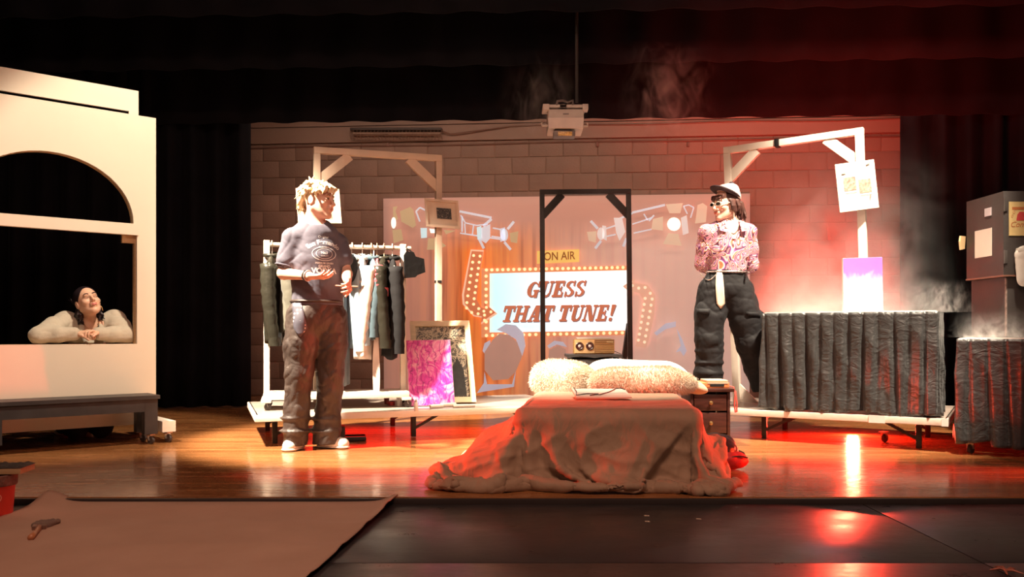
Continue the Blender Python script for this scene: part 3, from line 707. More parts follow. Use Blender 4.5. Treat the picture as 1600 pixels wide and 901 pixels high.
def garment(name, label, cat, m, neck, a, length, w_top, w_hem, th, sleeves=None, folds=5, seed=0, collar=None, sway=0.0, top_drop=.0, kids=()):
    r = np.random.default_rng(seed); b = Vector((-a.y, a.x, 0)); top = neck-Z3*(.012+top_drop)
    nz, nt = 26, 44; A = np.zeros((nz, nt, 3)); ph = r.uniform(0, 6.28, 4)
    for i in range(nz):
        k = i/(nz-1); z = -length*k
        sh = min(1.0, (k*length/.10)) if length > .2 else 1
        wv = (w_top*(.30+.70*math.sin(sh*math.pi/2))*(1-k)+w_hem*k) if sh < 1 else w_top+(w_hem-w_top)*k
        tv = th*(.35+.65*min(1, k*length/.14))
        for j in range(nt):
            t = 2*math.pi*j/nt
            fo = 1+.28*min(1, k*1.6)*math.sin(folds*t+ph[0]+1.5*k)+.12*k*math.sin(folds*2.3*t+ph[1]+3*k)
            x = math.copysign(abs(math.cos(t))**.8, math.cos(t))*wv/2*(1+.06*k*math.sin(3*t+ph[2])); y = math.sin(t)*tv/2*fo
            hz = .012*math.sin(2*t+ph[3]) if i == nz-1 else 0
            q = top+a*x+b*(y+sway*k*k)+Z3*(z+hz); A[i, j] = q
    mb = MB(); mb.grid(A, cv=True); mb.f += [tuple(range(nt)), tuple(range((nz-1)*nt, nz*nt))]
    o = mk(name, mb, m, angle=180); tag(o, label, cat, group='clothes hanging on the rack')
    if sleeves:
        for s in (-1, 1):
            p0 = top+a*s*w_top*.40-Z3*.075; pts = []; n = 16
            for i in range(n):
                k = i/(n-1); pts.append(p0+a*s*(.035*math.sin(k*2.0))+b*(.03*math.sin(2.2*k+seed)+sway*k)+b*(-.02)-Z3*(sleeves*k))
            rr = [.058*(1-.3*i/(n-1))*(1+.09*math.sin(2.6*i+seed)) for i in range(n)]
            so = mk('sleeve', MB().tube(pts, rr, 12), m, o, angle=180)
            mk('cuff', MB().tube([pts[-1]+Z3*.05, pts[-1]-Z3*.012], .046, 12), m, so, angle=60)
    if collar: mk('collar', MB().tube([top+a*.055*math.cos(t)+b*.05*math.sin(t)+Z3*(.012+.012*math.cos(t)) for t in np.linspace(0, 6.28, 14)[:-1]], .016, 8, closed=True), collar, o, angle=180)
    return o
hw = mat('hanger_wire', (0.75, 0.68, 0.62), 0.35, 0.3); hwood = mat('hanger_wood', (0.62, 0.40, 0.26), 0.5); hblack = mat('hanger_black', (0.02, 0.02, 0.02), 0.4)
def rack_u(px): # along the rail for a pixel column
    r = (px-800)/F; return (r*rk0.y-rk0.x)/(dk.x-r*dk.y)
leather = cloth_mat('olive_leather', (0.028, 0.026, 0.019), 0.28, 0.0, 0.6, 16); olive = cloth_mat('olive_grey_cloth', (0.15, 0.14, 0.11), 0.45, .1, .5, 14)
L_ = [
 (425, hw, .10, ('jacket', 'dark olive glossy jacket hanging at the left end of the rack', 'jacket', leather, .62, .40, .42, .10, .56, 5, 1)),
 (446, hw, -.1, ('jacket', 'grey-green jacket hanging just behind the man in the grey t-shirt', 'jacket', olive, .54, .40, .42, .10, .50, 5, 2)),
 (537, hblack, .1, ('trousers', 'long dark grey trousers reaching the bottom board beside the denim shirt', 'trousers', cloth_mat('grey_trouser', (0.07, 0.075, 0.085), .7), .94, .20, .30, .07, None, 4, 3)),
 (550, hw, -.15, ('denim_shirt', 'light blue denim shirt hanging beside the white shirt', 'shirt', cloth_mat('light_denim', (0.36, 0.47, 0.55), .8), .66, .40, .42, .09, .56, 5, 4)),
 (566, hw, .12, ('dress_shirt', 'long bright white shirt hanging in the middle of the rack', 'shirt', cloth_mat('white_cotton', (0.82, 0.74, 0.66), .8), .74, .40, .46, .11, .60, 6, 5)),
 (580, hwood, -.1, ('denim_jacket', 'dark teal denim jacket squeezed beside the white shirt', 'jacket', cloth_mat('teal_denim', (0.08, 0.13, 0.16), .8), .60, .38, .40, .07, .5, 5, 6)),
 (589, hwood, .08, ('top', 'red and pink top showing between the denim and leather jackets', 'top', cloth_mat('red_pink', (0.55, 0.10, 0.12), .8, var=.7), .50, .36, .36, .06, .2, 4, 7)),
 (600, hwood, .25, ('leather_jacket', 'shiny olive-black leather jacket near the right end of the rack', 'jacket', leather, .56, .42, .46, .13, .58, 5, 8)),
 (613, hw, .05, ('coat', 'plain black coat hanging right of the leather jacket', 'coat', cloth_mat('black_cloth', (0.009, 0.0085, 0.010), .85, 0), .74, .40, .42, .09, .62, 5, 9)),
]
for i, (px, hm, rot, g) in enumerate(L_):
    nm, lab, cat, m, ln, wt, wh, th, sl, fo, sd = g
    h, neck, a = hanger(rack_u(px), 'thin hanger holding the '+lab.split(' hanging')[0].split(' reaching')[0].split(' squeezed')[0].split(' showing')[0], hm, rot)
    if nm == 'trousers': garment(nm, lab, cat, m, neck-Z3*.09, a, ln-.1, wt, wh, th, None, fo, sd)
    else: garment(nm, lab, cat, m, neck, a, ln, wt, wh, th, sl, fo, sd, collar=m if nm != 'top' else None, sway=.02*((i % 3)-1))
# narrow white tie, black cap, black tee at the end of the rail
p = rk0+dk*rack_u(584)-nk*.18
A = np.zeros((14, 2, 3)); B = A.copy()
for i in range(14):
    k = i/13; z = .74-.42*k; ww = (.014+.012*math.sin(k*math.pi*.8))
    for j, s in enumerate((-1, 1)):
        q = p+dk*s*ww+nk*(.012*math.sin(5*k))+Z3*z; A[i, j] = q; B[i, j] = q+nk*.005
mb = MB(); mb.grid(A); mb.grid(B[:, ::-1]); mb.f += [(i*2, 28+i*2+1, 28+i*2+3, i*2+2) for i in range(13)]+[(i*2+1, i*2+3, 28+i*2+2, 28+i*2) for i in range(13)]
mb.tube([p+Z3*.735, p+nk*.16+Z3*1.2, p+nk*.18+Z3*(RB+.017), p+nk*.2+Z3*1.2], .004, 6)
tag(mk('hanging_strap', mb, mat('white_strap', (0.8, 0.72, 0.66), .6)), 'narrow white strap hanging low under the leather jacket', 'strap', group='clothes hanging on the rack')
capm = cloth_mat('cap_black', (0.007, 0.007, 0.008), .85, 0)
u = rack_u(541); p = rk0+dk*u-nk*.16+Z3*(RB-.17)
sd_ = SDF(p-Vector((.16, .16, .16)), p+Vector((.16, .16, .16)), .006)
sd_.ell(p, (.075, .10, .11), k=.01); sd_.ell(p+Vector((.03, .06, .0)), (.05, .05, .06), k=.004, sub=True); sd_.cap(p+Vector((-.01, -.06, -.09)), p+Vector((.01, -.10, -.02)), .05, .05, .008, flat=((0, 1, .4), 6)); sd_.wrinkle(.002, 60, 3)
capo = solid('cap', sd_, capm); tag(capo, 'black cap hanging by its strap next to the denim shirt', 'cap', group='clothes hanging on the rack')
mk('strap', MB().tube([p+Z3*.10, p+nk*.10+Z3*.16, p+nk*.16+Z3*(.17+.018), p+nk*.22+Z3*.14, p+nk*.1+Z3*.06], .005, 6), hblack, capo)
p = rk1+dk*.045-nk*.05+Z3*(RB-.03); n_ = nk
mb = MB(); prof = [(-.03, 0), (.03, -.005), (.045, -.035), (.115, -.05), (.125, -.15), (.06, -.175), (.045, -.19), (-.045, -.20), (-.05, -.03)]
mb.prism([(x, y) for x, y in prof], p-nk*.02, (dk+nk*.3).normalized(), Z3, nk, .03)
to = mk('tee', mb, capm); tag(to, 'small black top hooked on the right end of the rail', 'top', group='clothes hanging on the rack')
mk('strap', MB().tube([p+Z3*-.01+dk*.03, p-dk*.02+Z3*.02, p-dk*.03+nk*.05+Z3*.047, p+nk*.08], .005, 6), hblack, to)

# ================================================================== PICTURES AND PAINTINGS
def art(name, kind, seed, cols, scale):
    m, nt, b = _nt(name)
    v = coords(nt, (scale, scale, scale))
    n = N(nt, 'ShaderNodeTexNoise', Scale=2.0+seed*.1, Detail=6.0, Distortion=2.2, Roughness=0.65); nt.links.new(v, n.inputs['Vector'])
    r = ramp(nt, n.outputs['Fac'], [(i/(len(cols)-1)*.5+.25, c) for i, c in enumerate(cols)], 'CONSTANT' if kind == 'mono' else 'LINEAR')
    out = r.outputs[0]
    if kind == 'paint':
        w_ = N(nt, 'ShaderNodeTexWave', Scale=2.4, Distortion=14.0, Detail=4.0); nt.links.new(v, w_.inputs['Vector'])
        rr = ramp(nt, w_.outputs['Fac'], [(0.0, (0.45, 0.1, 0.45)), (0.12, (1, 1, 1)), (1, (1, 1, 1))])
        mx = N(nt, 'ShaderNodeMixRGB', blend_type='MULTIPLY'); mx.inputs[0].default_value = .85; nt.links.new(out, mx.inputs[1]); nt.links.new(rr.outputs[0], mx.inputs[2]); out = mx.outputs[0]
    nt.links.new(out, b.inputs['Base Color']); b.inputs['Roughness'].default_value = .5
    bp = N(nt, 'ShaderNodeBump', Strength=.2, Distance=.003); nt.links.new(n.outputs['Fac'], bp.inputs['Height']); nt.links.new(bp.outputs['Normal'], b.inputs['Normal'])
    return m
paper = mat('paper_white', (0.78, 0.68, 0.58), 0.7, var=0.04)
canvas_side = mat('canvas_edge', (0.8, 0.7, 0.62), 0.7)
def quadframe(bl, br, tl): # origin, unit axes, sizes, normal to the camera
    bl, br, tl = Vector(bl), Vector(br), Vector(tl); u = br-bl; v = tl-bl; W_, H_ = u.length, v.length
    u.normalize(); n = u.cross(v).normalized(); v = n.cross(u)*1.0
    if n.y > 0: n = -n
    v = (tl-bl).normalized(); return bl, u, v, n, W_, H_
def panel(nm, fr, x0, x1, y0, y1, z0, t, m, parent, **k):
    o, u, v, n, W_, H_ = fr
    return mk(nm, MB().prism([(x0, y0), (x1, y0), (x1, y1), (x0, y1)], o+n*z0, u, v, n, t), m, parent, smooth=False, **k)
# magenta canvas leaning
yb = 6.15
fr = quadframe(P(640, 634, yb), P(711, 632, yb+.06), P(634, 531, yb+.14))
fr[0].z = PT+.004
mg = thing('canvas_painting', 'magenta and purple abstract canvas leaning at the front of the left platform', 'painting', fr[0]+fr[1]*fr[4]/2)
panel('stretcher', fr, 0, fr[4], 0, fr[5], -.03, .028, canvas_side, mg)
panel('painted_face', fr, .002, fr[4]-.002, .002, fr[5]-.002, -.002, .004, art('magenta_art', 'paint', 3, [(0.14, 0.005, 0.20), (0.45, 0.008, 0.22), (0.62, 0.03, 0.30), (0.70, 0.20, 0.38), (0.75, 0.36, 0.46), (0.30, 0.008, 0.28)], 3.2), mg)
# wooden framed monochrome picture behind it
yb = 6.36
fr = quadframe(P(648, 632, yb), P(744, 630, yb+.05), P(640, 504, yb+.2)); fr[0].z = PT+.004
bw = thing('framed_picture', 'black and white picture in a pale wooden frame leaning behind the magenta canvas', 'picture', fr[0]+fr[1]*fr[4]/2)
o, u, v, n, W_, H_ = fr; fw_ = .042
fm = mat('pale_frame_wood', (0.72, 0.56, 0.36), 0.5, var=.1, stretch=(2, 2, 20))
panel('frame_side', fr, 0, fw_, 0, H_, -.02, .04, fm, bw); panel('frame_side', fr, W_-fw_, W_, 0, H_, -.02, .04, fm, bw)
panel('frame_side', fr, fw_, W_-fw_, 0, fw_, -.02, .04, fm, bw); panel('frame_side', fr, fw_, W_-fw_, H_-fw_, H_, -.02, .04, fm, bw)
panel('picture_sheet', fr, fw_, W_-fw_, fw_, H_-fw_, -.01, .006, art('mono_art', 'mono', 9, [(0.03, 0.03, 0.025), (0.10, 0.09, 0.07), (0.50, 0.42, 0.30), (0.06, 0.055, 0.05), (0.50, 0.41, 0.30), (0.10, 0.09, 0.08)], 4), bw)
mk('backing_figure', MB().prism([(W_*.52, H_*.08), (W_*.86, H_*.08), (W_*.84, H_*.40), (W_*.74, H_*.56), (W_*.70, H_*.48), (W_*.56, H_*.34)], o-n*.004, u, v, n, .002), mat('ink_black', (0.02, 0.018, 0.016), .6, var=.5, nscale=20), bw, smooth=False)
# picture on the left frame (seen left of the man's head) and framed print on its right post
fr = quadframe(P(466, 348, 6.44), P(534, 349, 6.50), P(462, 294, 6.44))
cv = thing('canvas_board', 'blank pale board with a dark centre pinned behind the blond head', 'board', fr[0]+fr[1]*fr[4]/2)
panel('board', fr, 0, fr[4], 0, fr[5], 0, .012, mat('pale_board', (0.62, 0.48, 0.36), .7), cv)
panel('mat_opening', fr, fr[4]*.22, fr[4]*.80, fr[5]*.12, fr[5]*.8, .012, .002, mat('board_line', (0.45, 0.34, 0.26), .7), cv)
panel('print', fr, fr[4]*.24, fr[4]*.78, fr[5]*.15, fr[5]*.78, .014, .002, art('dim_print', 'soft', 5, [(0.25, 0.18, 0.14), (0.06, 0.05, 0.045), (0.3, 0.22, 0.17), (0.03, 0.03, 0.03)], 6), cv)
fr = quadframe(P(666, 354, 6.80), P(719, 358, 6.82), P(663, 310, 6.80))
fp_ = thing('framed_print', 'small tilted pale frame with a tiny dark print on the frame post', 'picture', fr[0]+fr[1]*fr[4]/2)
o, u, v, n, W_, H_ = fr
for (x0, x1, y0, y1) in ((0, .02, 0, H_), (W_-.02, W_, 0, H_), (.02, W_-.02, 0, .02), (.02, W_-.02, H_-.02, H_)): panel('frame_side', fr, x0, x1, y0, y1, 0, .022, cream_wood, fp_)
panel('mount', fr, .02, W_-.02, .02, H_-.02, .004, .004, mat('mount_card', (0.62, 0.47, 0.36), .7), fp_)
panel('print', fr, W_*.34, W_*.77, H_*.32, H_*.70, .008, .003, art('tiny_print', 'mono', 7, [(0.01, 0.01, 0.01), (0.015, 0.013, 0.012), (0.35, 0.28, 0.22), (0.02, 0.02, 0.02)], 26), fp_)
# sheet with two photographs on the right frame
fr = quadframe(P(1312, 332, 5.90), P(1373, 324, 5.90), P(1304, 257, 5.90))
ph = thing('pinned_sheet', 'white sheet with two small photographs pinned to the right frame post', 'poster', fr[0]+fr[1]*fr[4]/2)
o, u, v, n, W_, H_ = fr
panel('sheet', fr, 0, W_, 0, H_, 0, .006, paper, ph)
for (x0, y0, sd) in ((.17, .42, 1), (.55, .34, 2)):
    panel('photograph', fr, W_*x0, W_*(x0+.31), H_*y0, H_*(y0+.28), .006, .002, art('photo_print_%d' % sd, 'soft', sd*3, [(0.05, 0.03, 0.03), (0.22, 0.12, 0.10), (0.45, 0.26, 0.20), (0.55, 0.36, 0.30), (0.12, 0.07, 0.07)], 7), ph)
    panel('caption_line', fr, W_*(x0+.02), W_*(x0+.31), H_*(y0-.06), H_*(y0-.045), .006, .001, mat('caption', (0.3, 0.22, 0.2), .7), ph)
for (x, y, a) in ((.14, .78, .3), (.80, .20, 1.5), (.78, .9, .5)):
    q = o+u*W_*x+v*H_*y+n*.01; mk('pin', MB().tube([q, q+u*.03*math.cos(a)+v*.03*math.sin(a)+n*.005], .003, 6), mat('pin_grey', (0.25, 0.2, 0.18), .4), ph)
# purple canvas on the skirted table is placed with the table

# ---------------- small things on and around the left platform
def plat_pt(px, py): return G(px, py, PT)
bot = plat_pt(650, 642)
t = thing('glue_bottle', 'small white bottle with a narrow cap on the platform edge', 'bottle', bot)
mk('bottle_body', MB().lathe([(.012, 0), (.014, .004), (.014, .055), (.008, .064)], bot, n=14), mat('bottle_plastic', (0.75, 0.70, 0.66), .35), t)
mk('cap', MB().lathe([(.009, .064), (.009, .075), (.004, .082)], bot, n=12), mat('cap_grey', (0.5, 0.48, 0.46), .4), t)
bot = plat_pt(624, 634)
t = thing('spray_bottle', 'clear pale bottle standing against the right rack post', 'bottle', bot)
mk('bottle_body', MB().lathe([(.02, 0), (.022, .006), (.022, .06), (.012, .08)], bot, n=16), mat('milky_plastic', (0.78, 0.66, 0.62), .25), t)
mk('nozzle', MB().lathe([(.012, .08), (.012, .092), (.006, .10)], bot, n=12), white_wood, t)
q = plat_pt(612, 633); t = thing('tape_roll', 'red and black tape roll beside the clear bottle', 'tape roll', q)
mk('roll', MB().lathe([(.012, 0), (.026, 0), (.026, .03), (.012, .03)], q, n=20), mat('red_plastic', (0.6, 0.03, 0.03), .4), t)
mk('core', MB().lathe([(.004, .0), (.012, .0), (.012, .034), (.004, .034)], q, n=16), hblack, t)
q = plat_pt(604, 631); t = mk('cup', MB().lathe([(.016, 0), (.022, .055), (.020, .055), (.014, .006)], q, n=18), mat('red_cup', (0.62, 0.12, 0.10), .4), org=q); tag(t, 'small translucent red cup at the foot of the clothes rack', 'cup')
for i, (px0, px1, py, r_, lab) in enumerate(((672, 692, 638, .014, 'white paper roll lying left of the other rolls'), (688, 712, 636, .015, 'cream paper roll lying in the middle of the rolls'), (708, 742, 637, .012, 'thin pale paper roll reaching toward the bed'))):
    a_, b2 = plat_pt(px0, py), plat_pt(px1, py-1)
    a_.z = b2.z = PT+r_+.001
    t = thing('paper_roll', lab, 'paper roll', ((a_.x+b2.x)/2, (a_.y+b2.y)/2, PT), group='paper rolls on the platform')
    mk('roll', MB().tube([a_, b2], r_, 14), paper, t); mk('end_core', MB().tube([a_-(b2-a_).normalized()*.002, a_+(b2-a_)*.02], r_*.6, 10), hwood, t)
a_ = plat_pt(700, 630); o = bx('cardboard_tray', a_+Vector((0, 0, .012)), (.42, .05, .02), mat('pale_card', (0.72, 0.62, 0.5), .6), rz=.34); tag(o, 'long flat pale strip lying in front of the leaning pictures', 'board')
# dark boxes on the floor by the man's feet
q = G(500, 690); o = bx('black_case', (q.x+.06, q.y+.02, .055), (.22, .18, .105), mat('case_black', (0.012, 0.011, 0.012), .45), rz=.2, bev=.01); tag(o, 'small black case standing behind the white sneakers', 'case')
q = G(535, 689); t = thing('black_tray', 'flat black tray on the floor right of the white sneakers', 'tray', (q.x+.03, q.y+.05, 0))
mk('tray_base', MB().box((q.x+.03, q.y+.05, .013), (.25, .16, .02), .2, bev=.004), MATS['case_black'], t); mk('tray_rim', MB().tube([Vector((q.x+.03, q.y+.05, .027))+Matrix.Rotation(.2, 3, 'Z')@Vector((x, y, 0)) for x, y in ((-.12, -.075), (.12, -.075), (.12, .075), (-.12, .075))], .006, 6, closed=True), MATS['case_black'], t)

# ================================================================== ARCHED FLAT, BENCH
FA = Vector((-2.58, 6.0, 0)); fd = Vector((-.765, -.644, 0)).normalized(); fn = Vector((.644, -.765, 0)).normalized()
def flat_u(px):
    r = (px-800)/F; return (FA.x-r*FA.y)/(r*fd.y-fd.x)
def FP(u, z, out=0.0): q = FA+fd*u+fn*out; return Vector((q.x, q.y, z))
flat_m = mat('flat_white', (0.80, 0.69, 0.56), 0.6, var=0.03, nscale=2, bump=0.05, bscale=15)
flat = thing('arched_flat', 'white scenery wall with an arched window opening on the left', 'scenery flat', FP(1.0, .0))
ur, ul = flat_u(209), 1.20; uc = (ur+ul)/2; hw_ = (ul-ur)/2; zs, zt = 1.535, 1.975; ZB, ZT = .11, 2.31; LU = 2.2; jr = flat_u(214)
T = .03
def fpan(nm, poly, out, t, m, parent=flat): return mk(nm, MB().prism(poly, FP(0, 0, out), fd, Z3, fn, t), m, parent, smooth=False)
n = 28
top = [(0, ZT), (0, zs-.04), (ur, zs-.04), (ur, zs)]+[(uc-hw_*math.cos(math.pi*i/n), zs+(zt-zs)*math.sin(math.pi*i/n)) for i in range(1, n)]+[(ul, zs), (ul, zs-.04), (LU, zs-.04), (LU, ZT)]
# arch panel as strips so the concave outline stays clean
mb = MB(); arcp = [(uc-hw_*math.cos(math.pi*i/n), zs+(zt-zs)*math.sin(math.pi*i/n)) for i in range(n+1)]
def strip(poly): mb.prism(poly, FP(0, 0, -T), fd, Z3, fn, T)
strip([(0, zs-.04), (ur, zs-.04), (ur, ZT), (0, ZT)])
for i in range(n):
    (a0, b0), (a1, b1) = arcp[i], arcp[i+1]; strip([(a0, b0), (a1, b1), (a1, ZT), (a0, ZT)])
strip([(ul, zs-.04), (LU, zs-.04), (LU, ZT), (ul, ZT)])
mk('arch_panel', mb, flat_m, flat, smooth=False)
fpan('window_crossbar', [(-.0+ur-.03, 1.455), (LU, 1.455), (LU, 1.535), (ur-.03, 1.535)], -T-.001, T+.012, flat_m)
SZ = .683
fpan('side_panel', [(0, ZB), (jr, ZB), (jr, zs-.04), (0, zs-.04)], -T, T, flat_m)
fpan('side_panel', [(ul+.03, SZ), (LU, SZ), (LU, zs-.04), (ul+.03, zs-.04)], -T, T, flat_m)
fpan('lower_panel', [(jr, ZB), (LU, ZB), (LU, SZ), (jr, SZ)], -T, T, flat_m)
fpan('return_edge', [(-.012, ZB), (0, ZB), (0, ZT), (-.012, ZT)], -.09, .09, flat_m)
raw = mat('raw_pine', (0.55, 0.37, 0.20), .6, stretch=(3, 3, 25))
fpan('sill_ledge', [(jr, SZ-.03), (ul+.03, SZ-.03), (ul+.03, SZ), (jr, SZ)], -.20, .17, raw)
fpan('jamb_stud', [(jr-.03, SZ), (jr+.008, SZ), (jr+.008, 1.455), (jr-.03, 1.455)], -.075, .044, raw)
fpan('corner_block', [(jr, 1.40), (jr+.09, 1.40), (jr+.09, 1.455), (jr, 1.455)], -.06, .028, raw)
mb = MB()      # arch lining
for i in range(n):
    (a0, b0), (a1, b1) = arcp[i], arcp[i+1]
    mb.prism([(a0, b0), (a1, b1), (a1+(uc-a1)*.0, b1+.012), (a0, b0+.012)], FP(0, 0, -.075), fd, Z3, fn, .045)
mk('arch_lining', mb, raw, flat, smooth=False)
uh = flat_u(225)
fpan('upper_header', [(uh+.02, 2.345), (LU, 2.345), (LU, 2.50), (uh+.02, 2.50)], -.08, .02, flat_m)
fpan('header_tab', [(uh+.02, 2.28), (uh+.085, 2.28), (uh+.085, 2.345), (uh+.02, 2.345)], -.08, .02, flat_m)
for (uu) in (-.005, 1.9):
    fpan('foot_beam', [(uu-.045, .075), (uu+.045, .075), (uu+.045, .15), (uu-.045, .15)], -.45, .76, white_wood)
    for ou in (.27, -.40): caster(flat, FP(uu, 0, ou), .028, -.4)
# bench
bench = thing('bench', 'black painted wooden bench on casters in front of the arched flat', 'bench', FP(.75, 0, .2))
bo = .075; bd = .25; b0, b1 = .075, 1.08; BT = .335
fpan('seat_board', [(b0-.012, BT-.025), (b1, BT-.025), (b1, BT), (b0-.012, BT)], bo-.012, bd+.024, black_wood, bench)
for s in (bo, bo+bd-.022): fpan('apron_rail', [(b0+.08, BT-.11), (b1-.08, BT-.11), (b1-.08, BT-.026), (b0+.08, BT-.026)], s, .022, black_wood, bench)
for uu in (b0, b1-.085):
    for s in (bo, bo+bd-.075):
        lg = fpan('leg', [(uu, .07), (uu+.085, .07), (uu+.085, BT-.026), (uu, BT-.026)], s, .075, black_wood, bench)
        caster(bench, FP(uu+.042, 0, s+.037), .026, -.3)
bench_grey = None
# ================================================================== BED
bA = Vector((math.sin(math.radians(6)), math.cos(math.radians(6)), 0)); bW = Vector((bA.y, -bA.x, 0)); B0 = Vector((0.0, 4.10, 0))
BWD, BLN, BTZ = .93, 1.80, .375
def bedp(w_, a_, z): q = B0+bW*w_+bA*a_; return Vector((q.x, q.y, z))
RBED = Matrix((bW, bA, Z3)).transposed()
bed = thing('bed', 'low single bed standing in the middle of the stage', 'bed', bedp(BWD/2, BLN/2, 0))
mk('mattress', MB().box(bedp(BWD/2, BLN/2, .27), (BWD-.05, BLN-.05, .19), R=RBED, bev=.03), mat('mattress_white', (0.75, 0.68, 0.62), .8), bed)
mk('bed_base', MB().box(bedp(BWD/2, BLN/2, .125), (BWD-.07, BLN-.07, .09), R=RBED, bev=.004), black_wood, bed)
for w_ in (.08, BWD-.08):
    for a_ in (.08, BLN-.08): mk('leg', MB().bar(bedp(w_, a_, .002), bedp(w_, a_, .08), .05, .05, up=bA), black_wood, bed)

def drape_cloth(P0, step, collide, n_steps=150, iters=14, g=9.8, dt=.022, damp=.985, bend=.08):
    x = P0.copy(); xp = x.copy()
    def con(a, b, L, k):
        d = x[b]-x[a]; l = np.sqrt((d*d).sum(-1, keepdims=True))+1e-9
        c = d*(0.5*k*(l-L)/l); x[a] += c; x[b] -= c
    S = slice; cons = []
    for o in (0, 1):
        n0 = x.shape[0]; n1 = x.shape[1]
        for ax in (0, 1):
            n = (n0, n1)[ax]; e = n-o-((n-o) % 2)
            a = S(o, o+e, 2); b = S(o+1, o+1+e, 2); b = S(o+1, o+e, 2) if False else S(o+1, o+e+0, 2)
            ia = np.arange(o, n-1, 2); ib = ia+1
            cons.append((((ia, S(None)), (ib, S(None))) if ax == 0 else ((S(None), ia), (S(None), ib)), step, 1.0))
    n0, n1 = x.shape[:2]
    for o in (0, 1):
        ia = np.arange(o, n0-1, 2)
        cons.append((((ia[:, None], np.arange(0, n1-1)[None]), (ia[:, None]+1, np.arange(1, n1)[None])), step*2**.5, .6))
        cons.append((((ia[:, None], np.arange(1, n1)[None]), (ia[:, None]+1, np.arange(0, n1-1)[None])), step*2**.5, .6))
    for o in range(4):
        ia = np.arange(o, n0-2, 4); cons.append((((ia, S(None)), (ia+2, S(None))), step*2, bend))
        ja = np.arange(o, n1-2, 4); cons.append((((S(None), ja), (S(None), ja+2)), step*2, bend))
    for it in range(n_steps):
        v = (x-xp)*damp; xp = x.copy(); x = x+v; x[..., 2] -= g*dt*dt
        for k in range(iters):
            for (a, b), L, s in cons: con(a, b, L, s)
            if k % 3 == 2 or k == iters-1: x, xp = collide(x, xp)
    return x
def bed_collide(x, xp):
    rad = .05; lo = np.array((rad, rad)); hi = np.array((BWD-rad, BLN-rad)); ztop = BTZ-rad; th = .014
    w_, a_, z = x[..., 0], x[..., 1], x[..., 2]
    cx = np.clip(w_, lo[0], hi[0]); cy = np.clip(a_, lo[1], hi[1]); cz = np.minimum(z, ztop)
    cz = np.maximum(cz, -1)
    d = np.stack((w_-cx, a_-cy, z-cz), -1); l = np.sqrt((d*d).sum(-1)); ins = l < rad+th
    deep = l < 1e-6
    if ins.any():
        nrm = d/(l[..., None]+1e-9); nrm[deep] = (0, 0, 1)
        q = np.stack((cx, cy, cz), -1)+nrm*(rad+th)
        q[deep, 2] = ztop+rad+th
        x = np.where(ins[..., None], q, x); xp = np.where(ins[..., None], xp+(x-xp)*.75, xp)
    for (ec, er) in (((-.10, .42, 0), (.25, .55, .27)), ((BWD+.02, .35, 0), (.14, .40, .22)), ((-.24, .15, 0), (.16, .20, .13))):
        dd = (x-np.array(ec))/np.array(er); ll = np.sqrt((dd*dd).sum(-1)); hit = (ll < 1.0)
        if hit.any():
            q = np.array(ec)+dd/(ll[..., None]+1e-9)*np.array(er)
            x = np.where(hit[..., None], q, x); xp = np.where(hit[..., None], xp+(x-xp)*.6, xp)
    low = x[..., 2] < .20
    lim = -.46+.07*np.sin(9*x[..., 1]+1)+.03*np.sin(23*x[..., 1])
    x[..., 0] = np.where(low, np.clip(x[..., 0], lim, BWD+.15+.04*np.sin(11*x[..., 1])), x[..., 0])
    x[..., 1] = np.where(low, np.maximum(x[..., 1], -.17+.05*np.sin(8*x[..., 0]+1)+.03*np.sin(19*x[..., 0])), x[..., 1])
    fl_ = x[..., 2] < th
    x[..., 2] = np.where(fl_, th, x[..., 2]); xp = np.where(fl_[..., None], xp+(x-xp)*.8, xp)
    return x, xp
STEP = .026
nu, nv = 92, 74
uu, vv = np.meshgrid(np.arange(nu)*STEP, np.arange(nv)*STEP, indexing='ij')
ang = math.radians(-7)
ox, oy = uu-.95, vv-.53
Q = np.stack((ox*math.cos(ang)-oy*math.sin(ang), ox*math.sin(ang)+oy*math.cos(ang), np.full_like(ox, .47)), -1)
Q[..., 2] += .05*np.sin(9*Q[..., 0]+1.0)*np.sin(7*Q[..., 1])*(Q[..., 0] < .05)+.03*np.sin(6*Q[..., 1]+4*Q[..., 0])
Q[..., 0] += .012*np.sin(23*Q[..., 1]+2)+.0*Q[..., 0]
Q[..., :2] *= (.985 if True else 1)
Q = drape_cloth(Q, STEP, bed_collide)
# let the hem crumple on the floor
fz = np.clip((.10-Q[..., 2])/.10, 0, 1)
Q[..., 2] += fz*.014*np.abs(np.sin(15*Q[..., 0]+5*Q[..., 1])*np.cos(11*Q[..., 1]-6*Q[..., 0]))
def refine(Q, f=3):
    def up(A, ax):
        n = A.shape[ax]; t = np.linspace(0, n-1, (n-1)*f+1); i = np.clip(t.astype(int), 0, n-2); u = t-i
        g = lambda k: np.take(A, np.clip(i+k, 0, n-1), axis=ax); sh = [1, 1, 1]; sh[ax] = -1; u = u.reshape(sh)
        p0, p1, p2, p3 = g(-1), g(0), g(1), g(2)
        return .5*(2*p1+(p2-p0)*u+(2*p0-5*p1+4*p2-p3)*u*u+(3*p1-p0-3*p2+p3)*u**3)
    return up(up(Q, 0), 1)
Q = refine(Q, 3)
tu = np.gradient(Q, axis=0); tv_ = np.gradient(Q, axis=1); nrm = np.cross(tu, tv_); nrm /= np.linalg.norm(nrm, axis=-1, keepdims=True)+1e-9
gi, gj = np.meshgrid(np.arange(Q.shape[0])*STEP/3, np.arange(Q.shape[1])*STEP/3, indexing='ij')
wr1 = wave_noise(gi, gj, gi*0, 77, 17, aniso=(1, 1, .01)); wr1 = 1-2*np.abs(np.tanh(1.3*wr1)); wr2 = wave_noise(gi, gj, gi*0, 78, 42, aniso=(1, 1, .01)); wr2 = 1-2*np.abs(np.tanh(1.1*wr2))
